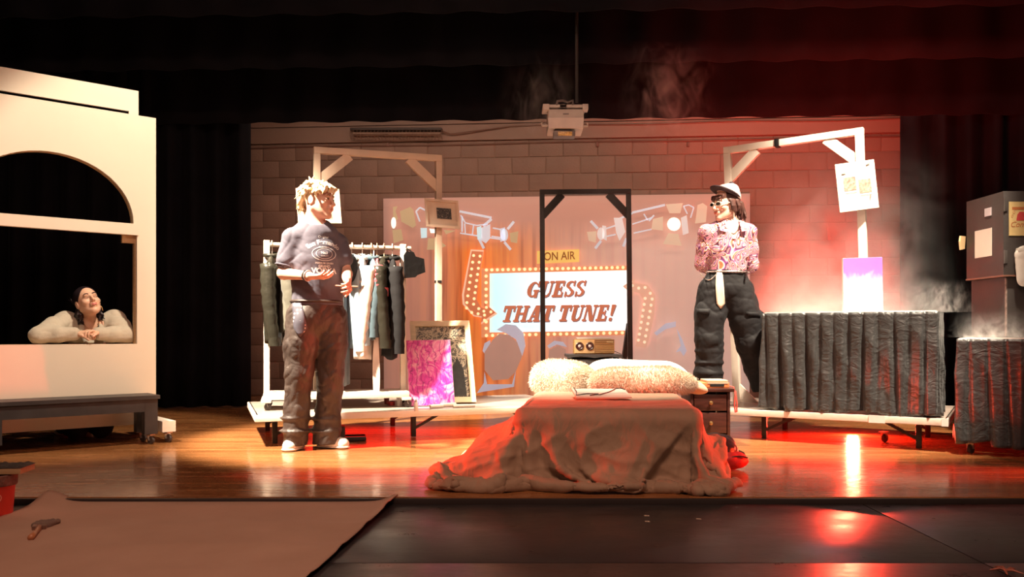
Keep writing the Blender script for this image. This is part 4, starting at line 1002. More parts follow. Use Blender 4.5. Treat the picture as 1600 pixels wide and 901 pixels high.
wr3 = np.maximum(0, wave_noise(gi+gj*.5, gj-.5*gi, gi*0, 79, 9, aniso=(1, .4, .01)))
side = np.clip((.36-Q[..., 2])/.12, .25, 1)
Q += nrm*((.0065*wr1+.0022*wr2+.010*wr3)*side)[..., None]
def sst(x, a, b): t = np.clip((x-a)/(b-a), 0, 1); return t*t*(3-2*t)
def rdg(x): return 1-2*np.abs(np.sin(x*.5))**.8
qw, qa, qz = Q[..., 0], Q[..., 1], Q[..., 2]
nrm[nrm[..., 2] < -.2] *= -1
out2 = np.stack((np.where(qw < .05, -1.0, np.where(qw > BWD-.05, 1.0, 0.0)), np.where(qa < .03, -1.0, 0.0), np.full_like(qw, .35)), -1); out2 /= np.linalg.norm(out2, axis=-1, keepdims=True)
lw = sst(-qw, -.10, .10)*sst(qz, .0, .06)                       # left side: ridges fanning from the upper corner
th = np.arctan2(.40-qz, np.maximum(qa+.25, .02))+.4*qa
Q += out2*((.030*rdg(th*9.0+1.2*np.sin(6*qw))+.012*rdg(th*21+4*qw))*lw)[..., None]
fr_w = sst(-qa, -.06, .02)*sst(-qz, -.36, -.22)                  # front: a few long soft folds toward the floor
Q += out2*((.016*rdg(10*qw+6*qz+2*np.sin(4*qw))*sst(np.abs(qw-.5), .12, .45)+.006*rdg(23*qw-9*qz))*fr_w)[..., None]
ln = (qw-.60)*.78-(qz-.0)*.62                                   # overlapping layer at the right front corner
Q += out2*(((-.016*sst(ln, -.006, .010)+.030*(1-sst(ln, -.006, .010))*sst(ln, -.30, -.02))*sst(ln, .34, .20)*sst(-qa, -.10, .0)*sst(-qz, -.34, -.18))[..., None])
rw_ = sst(qw, BWD-.06, BWD+.06)*sst(qz, .0, .05); Q += out2*((.018*rdg(13*qa+9*qz))*rw_)[..., None]
Q[..., 2] = np.maximum(Q[..., 2], .012)
Wd = np.array(B0)+Q[..., :1]*np.array(bW)+Q[..., 1:2]*np.array(bA); Wd[..., 2] = Q[..., 2]
duvm, nt, b = _nt('taupe_duvet')
n = N(nt, 'ShaderNodeTexNoise', Scale=5.0, Detail=5.0); nt.links.new(coords(nt), n.inputs['Vector'])
r = ramp(nt, n.outputs['Fac'], [(0.3, (0.30, 0.185, 0.115)), (0.7, (0.37, 0.235, 0.15))]); nt.links.new(r.outputs[0], b.inputs['Base Color']); b.inputs['Roughness'].default_value = .75; b.inputs['Sheen Weight'].default_value = .15
n2 = N(nt, 'ShaderNodeTexNoise', Scale=14.0, Detail=4.0, Distortion=1.2); nt.links.new(coords(nt, (1, 1, .6)), n2.inputs['Vector'])
bp = N(nt, 'ShaderNodeBump', Strength=.3, Distance=.02); nt.links.new(n2.outputs['Fac'], bp.inputs['Height']); nt.links.new(bp.outputs['Normal'], b.inputs['Normal'])
duv = mk('duvet', MB().grid(Wd), duvm, angle=180); tag(duv, 'taupe duvet draped over the bed and crumpled on the floor', 'duvet')
sm = duv.modifiers.new('s', 'SOLIDIFY'); sm.thickness = .014; sm.offset = -1
bvd = bvh_of(duv)
def on_duvet(p, off): h = bvd.ray_cast(Vector((p.x, p.y, 1.2)), Vector((0, 0, -1)), 2.0); return Vector((p.x, p.y, (h[0].z if h[0] is not None else BTZ)+off))
# pillows
def pillow(name, label, c, size, R, m, fur=None, seed=0, exps=.55):
    r = np.random.default_rng(seed); nu, nv = 40, 24; A = np.zeros((nu, nv, 3))
    c = Vector(c)
    for i in range(nu):
        for j in range(nv):
            a_ = 2*math.pi*i/nu; e = -math.pi/2+math.pi*j/(nv-1)
            f = lambda t, p: math.copysign(abs(t)**p, t)
            x = f(math.cos(a_), exps)*math.cos(e)**.6; y = f(math.sin(a_), exps)*math.cos(e)**.6; z = math.sin(e)
            rr = max(abs(x), abs(y)); z *= (1-.35*rr**4)
            wob = 1+.04*math.sin(3*a_+seed)+.03*math.sin(5*a_+2*seed)
            A[i, j] = c+R@Vector((x*size[0]/2*wob, y*size[1]/2*wob, z*size[2]/2*(1+.06*math.sin(4*x+3*y+seed))))
    mb = MB(); mb.grid(A, cu=True)
    if fur is None:
        o = mk(name, mb, m, angle=180); tag(o, label, 'pillow', group='pillows at the head of the bed'); return o
    t = thing(name, label, 'pillow', (c.x, c.y, c.z-size[2]/2), group='pillows at the head of the bed')
    mk('cover', mb, m, t, angle=180)
    V, Fc = [], []; Pn = A
    for k in range(fur):
        i, j = r.uniform(0, nu), (math.asin(r.uniform(-.6, .999))/math.pi+.5)*(nv-1.01); i0, j0 = int(i) % nu, int(j); i1 = (i0+1) % nu
        fi, fj = i-int(i), j-j0
        p = (Pn[i0, j0]*(1-fi)+Pn[i1, j0]*fi)*(1-fj)+(Pn[i0, j0+1]*(1-fi)+Pn[i1, j0+1]*fi)*fj
        nn = p-np.array(c); nn = np.array(R)@((np.array(R).T@nn)/np.array(size)**2); nn /= np.linalg.norm(nn)+1e-9
        d = nn+r.normal(size=3)*.55; d /= np.linalg.norm(d); s = np.cross(d, r.normal(size=3)); s /= np.linalg.norm(s)+1e-9
        L = r.uniform(.012, .030); b_ = p-nn*.004; mid = p+d*L*.6; tip = p+d*L+np.array((0, 0, -.008))+r.normal(size=3)*.004
        o_ = len(V); V += [b_-s*.0016, b_+s*.0016, mid+s*.0012, mid-s*.0012, tip]; Fc += [(o_, o_+1, o_+2, o_+3), (o_+3, o_+2, o_+4)]
    fo = link_mesh('fur', np.array(V), Fc, m, t, smooth=False, fix=False); fo['kind'] = 'stuff'
    return t
furm = mat('shaggy_cream', (0.86, 0.72, 0.58), .9, var=.10, nscale=40); wpil = mat('white_pillowcase', (0.85, 0.80, 0.74), .8, var=.02)
def RX(d, rz): return Matrix.Rotation(math.radians(rz), 3, 'Z')@Matrix.Rotation(math.radians(d), 3, 'X')
pillow('pillow', 'round shaggy cream pillow at the left of the bed head', bedp(.185, 1.42, .462), (.42, .30, .185), RX(26, -6), furm, 16000, 1, .85)
pillow('pillow', 'smooth bright white pillow at the back of the bed head', bedp(.66, 1.60, .462), (.74, .42, .19), RX(18, -6), wpil, None, 2, .6)
pillow('pillow', 'long shaggy cream pillow lying on the right in front of the white one', bedp(.70, 1.30, .455), (.66, .34, .145), RX(12, -3), furm, 18000, 4, .6)
pillow('pillow', 'pillow end coloured as lit orange, hanging over the right side of the bed', bedp(.95, 1.42, .44), (.34, .30, .10), RX(5, 10)@Matrix.Rotation(.30, 3, 'Y'), mat('orange_lit_pillow', (0.75, 0.45, 0.30), .8), None, 5, .6)  # orange light on the end of the shaggy pillow put into this colour
# white board with dotted line and black cord on the duvet
bl0, br0, tl0_ = P(900, 628, 4.55), P(987, 627, 4.55), P(893, 612, 4.80)
bl0, br0, tl0_ = on_duvet(bl0, .012), on_duvet(br0, .012), on_duvet(tl0_, .040)
fr = quadframe(bl0, br0, tl0_)
o, u, v, n, W_, H_ = fr
n = u.cross(v); n = n if n.z > 0 else -n; fr = (o, u, v, n.normalized(), W_, H_)
bd_ = thing('white_board', 'thin white board with a dotted row lying on the duvet', 'board', o+u*W_/2)
panel('board', fr, 0, W_, 0, H_, 0, .008, paper, bd_)
mb = MB()
for i in range(34): mb.box(o+u*(W_*(.06+.88*i/33))+v*H_*.45+fr[3]*.0088, (.0045, .006, .0012), R=Matrix((u, v, fr[3])).transposed())
dt_ = mk('dotted_row', mb, mat('dot_grey', (0.25, 0.2, 0.18), .6), bd_, smooth=False); dt_['kind'] = 'stuff'
def on_board(p):
    o_, u_, v_, n_ = fr[:4]; t = (o_-p).dot(n_)/n_.z; return max(on_duvet(p, .006), Vector((p.x, p.y, p.z+t+.012)) if 0 < (p-o_).dot(u_) < fr[4] and -.02 < (p-o_).dot(v_) < fr[5]+.02 else on_duvet(p, .006), key=lambda q: q.z)
cp = [on_board(P(x, y, Y)) for x, y, Y in ((897, 618, 4.8), (901, 623, 4.68), (900, 627, 4.58), (915, 625.5, 4.62), (935, 625, 4.62), (922, 628, 4.57), (938, 626, 4.6), (952, 622, 4.68), (962, 617, 4.78), (970, 615.5, 4.8), (976, 619, 4.76))]
tag(mk('cord', MB().tube(cp, .0028, 6), hblack), 'thin black cord trailing over the white board on the duvet', 'cord')

# ================================================================== NIGHTSTANDS
darkwood = mat('dark_red_wood', (0.060, 0.018, 0.013), .35, var=.4, nscale=4, stretch=(2, 2, 12))
def nightstand(name, label, c, sx, sy, h, m, drawers, top_m=None):
    c = Vector(c); t = thing(name, label, 'nightstand', c)
    bx('top', c+Z3*(h-.012), (sx+.05, sy+.04, .024), top_m or m, t, bev=.006)
    for s in (-1, 1): bx('side_panel', c+Vector((s*(sx/2-.01), 0, (h+.03)/2)), (.02, sy, h-.055), m, t)
    bx('back_panel', c+Vector((0, sy/2-.008, (h+.04)/2)), (sx-.045, .012, h-.06), m, t)
    bx('bottom_panel', c+Vector((0, 0, .06)), (sx-.045, sy-.03, .016), m, t)
    n = len(drawers); z = .075; H_ = h-.035-z
    for k, f in enumerate(drawers):
        hh = H_*f; d = bx('drawer', c+Vector((0, -sy/2+.008, z+hh/2)), (sx-.05, .02, hh-.012), m, t, bev=.004); z += hh
        kn = c+Vector((0, -sy/2-.012, z-hh/2)); mk('knob', MB().lathe([(.006, 0), (.006, .008), (.014, .014), (.012, .022), (.004, .025)], kn+Vector((0, .010, 0)), Matrix.Rotation(math.pi/2, 3, 'X'), 14), mat('brass_knob', (0.45, 0.28, 0.12), .35, .8), d)
    for sx_ in (-1, 1):
        for sy_ in (-1, 1): mk('leg', MB().bar(c+Vector((sx_*(sx/2-.025), sy_*(sy/2-.025), 0.002)), c+Vector((sx_*(sx/2-.025), sy_*(sy/2-.025), .06)), .04, .04, up=(0, 1, 0)), m, t)
    return t
NS = Vector((1.345, 5.80, 0)); NH = .385
nightstand('nightstand', 'dark red wooden nightstand beside the bed with a record player on it', NS, .27, .32, NH, darkwood, (.55, .45))
NC = Vector((.70, 7.22, 0)); NCH = .578
ns2 = nightstand('nightstand', 'black nightstand behind the bed head carrying the radio', NC, .42, .32, NCH, black_wood, (.5, .5))
mk('curved_valance', MB().prism([(-.235, .0), (.235, .0), (.235, -.03), (.12, -.012), (.0, -.028), (-.12, -.012), (-.235, -.03)], NC+Vector((0, -.185, NCH-.002)), (1, 0, 0), Z3, (0, 1, 0), .02), black_wood, ns2, smooth=False)
# radio
woodr = mat('radio_wood', (0.50, 0.27, 0.10), .4, var=.25, stretch=(1, 1, 14))
rad_ = thing('radio', 'wooden tabletop radio with two round dials on the black nightstand', 'radio', NC+Z3*NCH)
rc = NC+Vector((.005, -.02, NCH+.066)); rw, rh, rdp = .345, .125, .16
mk('cabinet', MB().box(rc, (rw, rdp, rh), bev=.006), woodr, rad_)
mk('dial_panel', MB().box(rc+Vector((-rw*.245, -rdp/2-.002, 0)), (rw*.49, .008, rh-.012), bev=.002), mat('radio_tan', (0.68, 0.42, 0.20), .4), rad_)
sp = mk('speaker_grille', MB().box(rc+Vector((rw*.25, -rdp/2-.001, 0)), (rw*.47, .006, rh-.014)), mat('grille_brown', (0.22, 0.11, 0.05), .6), rad_)
for i in range(7): mk('slat', MB().box(rc+Vector((rw*.25, -rdp/2-.006, -rh*.38+i*rh*.115)), (rw*.46, .006, .007), bev=.001), woodr, sp)
mk('badge', MB().box(rc+Vector((rw*.38, -rdp/2-.010, rh*.32)), (.055, .004, .010)), mat('badge_gold', (0.75, 0.55, 0.3), .3, .5), rad_)
RXm = Matrix.Rotation(math.pi/2, 3, 'X')
for k in (-.37, -.115):
    q = rc+Vector((rw*k, -rdp/2-.006, .004)); d = mk('dial', MB().lathe([(.034, 0), (.035, .008), (.028, .012), (.020, .006), (.014, .006)], q, RXm, 24), mat('dial_dark', (0.05, 0.012, 0.010), .3), rad_)
    mk('dial_center', MB().lathe([(.013, .004), (.013, .009), (.006, .014)], q, RXm, 16), mat('dial_grey', (0.65, 0.5, 0.46), .3), d)
mk('top_lid', MB().box(rc+Vector((-.0, .01, rh/2+.008)), (rw*.86, rdp*.7, .016), bev=.006), mat('lid_white', (0.8, 0.72, 0.66), .4), rad_)
mk('cord', MB().tube([rc+Vector((rw/2, .06, -.04)), rc+Vector((rw/2+.03, .02, -.05)), rc+Vector((rw/2+.055, -.07, -.062)), rc+Vector((rw/2+.075, -.17, -.12))], .003, 6), hblack, rad_)
# record player on the bedside nightstand, with red wristband cord
tp = thing('record_player', 'small cream and orange portable record player on the dark nightstand', 'record player', NS+Z3*NH)
mk('case', MB().box(NS+Vector((.0, -.02, NH+.020)), (.27, .24, .036), bev=.006), mat('case_orange', (0.70, 0.22, 0.08), .45), tp)
mk('deck_lid', MB().box(NS+Vector((.055, -.03, NH+.047)), (.145, .20, .014), bev=.005), mat('deck_cream', (0.62, 0.42, 0.30), .45), tp)
mk('front_slot', MB().box(NS+Vector((.05, -.142, NH+.020)), (.095, .006, .02), bev=.001), hblack, tp)
mk('front_plate', MB().box(NS+Vector((.055, -.141, NH+.034)), (.14, .004, .01), bev=.001), MATS['deck_cream'], tp)
cpts = [NS+Vector((.14, -.10, NH+.012)), NS+Vector((.168, -.12, NH+.006)), NS+Vector((.172, -.14, NH-.04)), NS+Vector((.165, -.15, NH-.11)), NS+Vector((.172, -.15, NH-.165)), NS+Vector((.182, -.15, NH-.16)), NS+Vector((.182, -.15, NH-.10)), NS+Vector((.178, -.13, NH-.02))]
tag(mk('wrist_strap', MB().tube(cpts, .0055, 8), mat('red_strap', (0.6, 0.08, 0.06), .5)), 'red looped strap dangling from the edge of the dark nightstand', 'strap')
# backpack on the floor right of the bed
q = G(1132, 736); bp_ = thing('backpack', 'black backpack with a pocket coloured as lit red, slumped on the floor right of the bed', 'backpack', (q.x, q.y+.1, 0))
c = Vector((q.x, q.y+.12, 0)); s1 = SDF(c-Vector((.2, .22, .02)), c+Vector((.22, .22, .26)), .007)
s1.ell(c+Vector((.0, .04, .085)), (.115, .13, .10), k=.03); s1.cap(c+Vector((-.06, .05, .12)), c+Vector((.05, .07, .12)), .06, .055, .03); s1.cut(c+Vector((0, 0, .004)), (0, 0, -1)); s1.wrinkle(.006, 35, 4)
solid('bag_body', s1, mat('bag_black', (0.015, 0.014, 0.015), .4, bump=.3), bp_)
s1 = SDF(c-Vector((.2, .24, .02)), c+Vector((.24, .14, .2)), .007); s1.ell(c+Vector((.045, -.055, .05)), (.105, .07, .052), k=.02); s1.cut(c+Vector((0, 0, .004)), (0, 0, -1)); s1.wrinkle(.005, 45, 5)
solid('pocket', s1, mat('bag_red_lit', (0.45, 0.02, 0.02), .5, bump=.2), bp_)  # red light falling on the black bag put into the pocket colour
mk('zipper', MB().tube([c+Vector((x, -.118+.06*x, .062+.02*math.sin(x*20))) for x in np.linspace(-.05, .13, 8)], .004, 6), hblack, bp_)
mk('shoulder_strap', MB().tube([c+Vector((.09, .03, .10)), c+Vector((.135, .0, .08)), c+Vector((.150, -.03, .04)), c+Vector((.12, -.05, .02))], .010, 8), MATS['bag_black'], bp_)

# ================================================================== SKIRTED TABLE, CART
satin, nt, b = _nt('black_satin')
b.inputs['Base Color'].default_value = (0.040, 0.040, 0.040, 1); b.inputs['Roughness'].default_value = .42; b.inputs['Sheen Weight'].default_value = .12; b.inputs['Specular IOR Level'].default_value = .7
n1 = N(nt, 'ShaderNodeTexNoise', Scale=11.0, Detail=5.0, Distortion=1.6); nt.links.new(coords(nt, (1, 1, 1.5), rot=(.3, .2, .5)), n1.inputs['Vector'])
bp = N(nt, 'ShaderNodeBump', Strength=.45, Distance=.02); nt.links.new(n1.outputs['Fac'], bp.inputs['Height']); nt.links.new(bp.outputs['Normal'], b.inputs['Normal'])
def skirt(name, label, path, z0f, z1, pitch, depth, seed, flare=.02, mt=None):
    r = np.random.default_rng(seed); path = [Vector(p) for p in path]
    seg = [(path[i+1]-path[i]).length for i in range(len(path)-1)]; tot = sum(seg); ds = .0085; n = int(tot/ds); nz = 34
    A = np.zeros((n+1, nz, 3)); js = np.arange(0, tot+pitch, pitch)+r.uniform(-.004, .004, len(np.arange(0, tot+pitch, pitch))); amp = r.uniform(.6, 1.5, len(js)); wdt = r.uniform(.7, 1.8, len(js)); drift = r.uniform(-.02, .02, len(js))
    for i in range(n+1):
        s = tot*i/n; k = 0; a = s
        while k < len(seg)-1 and a > seg[k]: a -= seg[k]; k += 1
        d = (path[k+1]-path[k]).normalized(); base = path[k]+d*a; nn = Vector((d.y, -d.x, 0))
        # soften the corners
        if k > 0 and a < .03: d0 = (path[k]-path[k-1]).normalized(); nn = (nn*(a+.03)+Vector((d0.y, -d0.x, 0))*(.03-a)).normalized()
        if k < len(seg)-1 and seg[k]-a < .03: d1 = (path[k+2]-path[k+1]).normalized(); e = seg[k]-a; nn = (nn*(e+.03)+Vector((d1.y, -d1.x, 0))*(.03-e)).normalized()
        for j in range(nz):
            q = j/(nz-1); f = 1-q          # f: 0 at the top hem .. 1 at the floor (j=0 bottom)
            off = flare*f+.004
            for m_ in range(len(js)):
                dd = s-(js[m_]+drift[m_]*f)
                if abs(dd) < .07: off -= depth*amp[m_]*(.25+.75*min(1, f*2.2))*math.exp(-(dd/((.006+.011*f)*wdt[m_]))**2)
            off += .013*f*math.sin(s*31+3*math.sin(s*3+seed)+.9*q)+.005*min(1, f*3)*math.sin(s*67+q*3+seed)+.0045*min(1, f*4)*(1-2*abs(math.sin(q*6+s*13+math.sin(s*5+seed))))
            z = z0f(s/tot)+(z1-z0f(s/tot))*q+.008*f*math.sin(s*17+seed)*(j == 0)
            e = base+nn*off; A[i, j] = (e.x, e.y, z)
    o = mk(name, MB().grid(A), mt or satin, angle=180); tag(o, label, 'table skirt')
    sd = o.modifiers.new('s', 'SOLIDIFY'); sd.thickness = .004; sd.offset = -1
    return o
tabw = mat('table_white', (0.80, 0.72, 0.66), .4)
def rtable(name, label, cat, A, d, v, L, D, z, base, legs_m, cast=False):
    c = A+d*L/2+v*D/2; t = thing(name, label, cat, (c.x, c.y, base)); R = Matrix((d, v, Z3)).transposed()
    mk('tabletop', MB().box((c.x, c.y, z-.012), (L, D, .024), R=R, bev=.005), tabw, t)
    for a in (.06, L-.06):
        for b_ in (.06, D-.06):
            q = A+d*a+v*b_; zl = base+(.078 if cast else .002)
            mk('leg', MB().bar((q.x, q.y, zl), (q.x, q.y, z-.025), .035, .035, up=d), legs_m, t)
            if cast: bx('foot_block', (q.x, q.y, base+.085), (.07, .07, .03), raw, t); caster(t, (q.x, q.y, base), .03, .5)
    return t
dtb = -dr; TA = AR+dr*1.16+vr*.035; TL, TD, TZ = 1.09, .42, .905
rtable('folding_table', 'white topped table under a black pleated skirt in the red fog', 'table', TA, dtb, vr, TL, TD, TZ, PT, steel_black)
e = .012
c1, c2 = TA-vr*e-dtb*e, TA+dtb*(TL+e)-vr*e; c0 = TA+vr*(TD*.8)-dtb*e; c3 = TA+dtb*(TL+e)+vr*(TD*.95)
skirt('table_skirt', 'black satin pleated skirt around the fog covered table', [c0, c1, c2, c3], lambda t: PT+.006+.010*math.sin(t*9)**2, TZ-.006, .092, .042, 3)
CA = AR+vr*(-.02)+dtb*.055; CL, CD, CZ = 1.25, 1.12, .728
cart = rtable('rolling_cart', 'white topped rolling cart under a black skirt carrying the black boxes', 'cart', CA, dtb, vr, CL, CD, CZ, 0.0, steel_black, True)
c1, c2 = CA-vr*e-dtb*.006, CA+dtb*(CL+e)-vr*e; c0 = CA+vr*.9-dtb*.006
skirt('cart_skirt', 'dull black pleated skirt around the cart at the right edge', [c0, c1, c2], lambda t: .075+.012*math.sin(t*8)**2-.03*(t > .5), CZ-.004, .098, .040, 8, .012)
# purple canvas standing on the table
q0 = TA+dtb*.52+vr*.30
fr = quadframe(P(1318, 490, q0.y), P(1380, 488, q0.y), P(1317, 403, q0.y+.05)); 
fr[0].z = TZ+.002
pc = thing('canvas_painting', 'small purple and white canvas standing in the fog on the skirted table', 'painting', fr[0]+fr[1]*fr[4]/2)
H5 = P(0, 402, q0.y).z-TZ
fr = (fr[0], fr[1], fr[2], fr[3], fr[4], H5)
panel('stretcher', fr, 0, fr[4], 0, H5, -.025, .024, canvas_side, pc)
pvm, nt, b = _nt('violet_art')
tc = nt.nodes.new('ShaderNodeTexCoord'); sep = nt.nodes.new('ShaderNodeSeparateXYZ'); nt.links.new(tc.outputs['Generated'], sep.inputs[0])
nz_ = N(nt, 'ShaderNodeTexNoise', Scale=22.0, Detail=5.0, Distortion=1.0); nt.links.new(coords(nt, (1, 1, .5)), nz_.inputs['Vector'])
ad = N(nt, 'ShaderNodeMath', operation='MULTIPLY_ADD'); nt.links.new(nz_.outputs['Fac'], ad.inputs[0]); ad.inputs[1].default_value = .55; nt.links.new(sep.outputs['Z'], ad.inputs[2])
rp = ramp(nt, ad.outputs[0], [(0.45, (0.80, 0.70, 0.85)), (0.8, (0.72, 0.45, 0.80)), (1.0, (0.42, 0.10, 0.58))]); nt.links.new(rp.outputs[0], b.inputs['Base Color'])
panel('painted_face', fr, .002, fr[4]-.002, .002, H5-.002, -.001, .004, pvm, pc)
# stacked black boxes on the cart
boxm = mat('black_box_board', (0.055, 0.045, 0.042), .55, var=.15, nscale=3, bump=.1)
edge_m = mat('scuffed_edge', (0.28, 0.20, 0.17), .6, var=.5, nscale=50)
XC, YC = 3.26, 5.52
zsplit, ztop_ = 1.135, 1.70
lo_b = thing('black_box', 'lower black box standing in thin fog on the cart', 'box', (XC+.27, YC+.24, CZ))
bx('box_body', (XC+.27, YC+.24, (CZ+zsplit)/2+.001), (.47, .42, zsplit-CZ-.004), boxm, lo_b, bev=.004)
mk('edge_tape', MB().box((XC+.037, YC+.034, (CZ+zsplit)/2), (.008, .012, zsplit-CZ-.02)), edge_m, lo_b, smooth=False)
up_b = thing('black_box', 'upper black box with taped papers and hinges on its side', 'box', (XC+.26, YC+.22, zsplit))
bx('box_body', (XC+.25, YC+.225, (zsplit+ztop_)/2+.002), (.50, .45, ztop_-zsplit-.002), boxm, up_b, bev=.004)
mk('bottom_edge', MB().box((XC+.25, YC+.225, zsplit+.006), (.506, .456, .01)), mat('brown_edge', (0.20, 0.09, 0.06), .6), up_b, smooth=False)
for z in (ztop_-.09, zsplit+.13):
    h = mk('hinge', MB().box((XC+.013, YC-.003, z), (.022, .008, .085), bev=.002), mat('hinge_grey', (0.16, 0.14, 0.13), .4, .6), up_b)
    mk('hinge_pin', MB().tube([(XC+.004, YC-.006, z-.045), (XC+.004, YC-.006, z+.045)], .005, 8), MATS['hinge_grey'], h)
def sidep(nm, y0, y1, z0, z1, m, lab, cat, x=XC, dz=0.0, th=.003):   # sheet on the left side of the upper box
    return tag(mk(nm, MB().prism([(0, 0), (y1-y0, dz), (y1-y0, z1-z0+dz), (0, z1-z0)], (x-.0005-th, y0, z0), (0, 1, 0), Z3, (1, 0, 0), th-.0005), m, smooth=False), lab, cat)
sidep('paper_sheet', YC+.13, YC+.335, 1.285, 1.475, paper, 'white sheet of paper taped to the upper black box', 'paper')
sidep('paper_note', YC+.135, YC+.215, 1.56, 1.615, mat('note_lilac', (0.66, 0.60, 0.62), .7), 'small pale note stuck near the top of the upper black box', 'paper')
tag(mk('wood_tag', MB().prism([(0, 0), (.055, .01), (.07, .10), (.0, .10), (-.012, .06)], (XC-.055, YC+.44, 1.355), (.8, .6, 0), Z3, (.6, -.8, 0), .012), mat('tan_tag', (0.62, 0.42, 0.22), .6), smooth=False), 'tan wooden scrap sticking out behind the upper black box', 'board')
po = thing('poster', 'yellowed poster with red drawing on the dark face of the upper box', 'poster', (XC+.12, YC, 1.40))
fr = (Vector((XC+.035, YC-.002, 1.405)), Vector((1, 0, 0)), Z3, Vector((0, -1, 0)), .26, .225)
panel('sheet', fr, 0, .26, 0, .225, 0, .003, mat('yellow_paper', (0.68, 0.50, 0.22), .7), po)
panel('red_roof', fr, .02, .2, .172, .19, .003, .001, mat('rust_print', (0.50, 0.16, 0.05), .7), po)
mk('red_drawing', MB().prism([(.048, .10), (.13, .10), (.15, .125), (.13, .155), (.07, .158), (.055, .14)], fr[0]+fr[3]*.003, fr[1], Z3, fr[3], .0012), mat('red_print', (0.6, 0.06, 0.06), .7), po, smooth=False)
mk('script_line', flat_text(MB(), 'Commun', .05, fr[0]+Vector((.10, -.0045, .073)), fr[1], Z3, shear=.35), MATS['rust_print'], po, smooth=False)
for i in range(3): mk('doodle', MB().tube([fr[0]+Vector((.02+.012*i+.006*math.sin(t), -.004, .13+.025*i+.010*math.cos(t))) for t in np.linspace(0, 5.5, 10)], .0012, 5), MATS['rust_print'], po)
jug = thing('hanging_bag', 'white plastic pouch hanging on the dark face of the upper box', 'pouch', (XC+.13, YC-.03, 1.10))
c = Vector((XC+.135, YC-.028, 1.20)); s1 = SDF(c-Vector((.12, .045, .14)), c+Vector((.12, .028, .14)), .005); s1.cap(c-Vector((.015, 0, .085)), c+Vector((-.01, 0, .07)), .05, .068, .02, flat=((0, 1, 0), 3.0)); s1.wrinkle(.003, 50, 2)
solid('pouch_body', s1, mat('pouch_white', (0.72, 0.66, 0.60), .4), jug)
mk('pouch_lid', MB().box(c+Vector((-.008, 0, .105)), (.11, .04, .035), bev=.012), MATS['pouch_white'], jug)

# ================================================================== APRON THINGS
clm, nt, b = _nt('kraft_cloth')
n = N(nt, 'ShaderNodeTexNoise', Scale=3.0, Detail=5.0); nt.links.new(coords(nt), n.inputs['Vector'])
r = ramp(nt, n.outputs['Fac'], [(0.3, (0.42, 0.25, 0.175)), (0.7, (0.48, 0.295, 0.21))]); nt.links.new(r.outputs[0], b.inputs['Base Color']); b.inputs['Roughness'].default_value = .8
cz = ZA+.001
# corners on the apron, traced on its plane
def ga(px, py): return G(px, py, ZA)
cor = [ga(-420, 901), ga(75, 785), ga(622, 783), ga(470, 920)]
cor[0] = ga(-330, 850); nU, nV = 70, 44; A = np.zeros((nU+1, nV+1, 3))
near_l, near_r = ga(-500, 990), ga(395, 985)
for i in range(nU+1):
    for j in range(nV+1):
        u, v = i/nU, j/nV
        far = Vector(ga(75, 784)).lerp(ga(622, 782), u); near = near_l.lerp(near_r, u); p = near.lerp(far, v)
        h = .005*max(0, math.sin(14*v+2.5*math.sin(3*u)+1))*max(0, math.sin(5*u+3*v))+.007*max(0, math.sin(31*v+1.5*math.sin(4*u+2)))**3*(.3+.7*u)
        h += .045*math.exp(-((u-.0)**2/.0035+(1-v)**2/.004))+.020*math.exp(-((1-u)**2/.0012))*(.25+.75*v**2)
        A[i, j] = (p.x, p.y, cz+.006+h)
dc = mk('drop_cloth', MB().grid(A), clm, angle=180); tag(dc, 'brown drop cloth spread over the black apron floor', 'drop cloth')
sd = dc.modifiers.new('s', 'SOLIDIFY'); sd.thickness = .004; sd.offset = -1
# brush
q = ga(60, 838); br_ = thing('paint_brush', 'wide paint brush with a wooden handle lying on the drop cloth', 'brush', q)
hz_ = ZA+.020
h0, h1, h2, h3 = ga(48, 848), ga(57, 838), ga(64, 828), ga(75, 825)
for p_ in (h0, h1, h2, h3): p_.z = hz_
mk('handle', MB().tube([h0, h0.lerp(h1, .5), h1, h1.lerp(h2, .6)], [.012, .011, .009, .013], 10), mat('brush_wood', (0.42, 0.16, 0.07), .4), br_, angle=180)
mk('ferrule', MB().bar(h1.lerp(h2, .5), h2, .05, .018, bev=.003), mat('ferrule', (0.28, 0.16, 0.12), .35, .7), br_)
hd = (ga(77, 823)-h2); hd.z = 0; hd.normalize(); hs = Vector((-hd.y, hd.x, 0))
S = SDF(h2-Vector((.12, .12, .03)), h2+Vector((.14, .14, .04)), .004)
S.cap(h2-hs*.022-hd*.005, h2-hs*.026+hd*.075, .014, .009, .012); S.cap(h2+hs*.022-hd*.005, h2+hs*.030+hd*.065, .014, .009, .012); S.cap(h2, h2+hd*.08, .015, .009, .014); S.wrinkle(.002, 150, 5)
solid('bristles', S, mat('bristle_grey', (0.20, 0.13, 0.10), .9, bump=.6, bscale=200), br_)
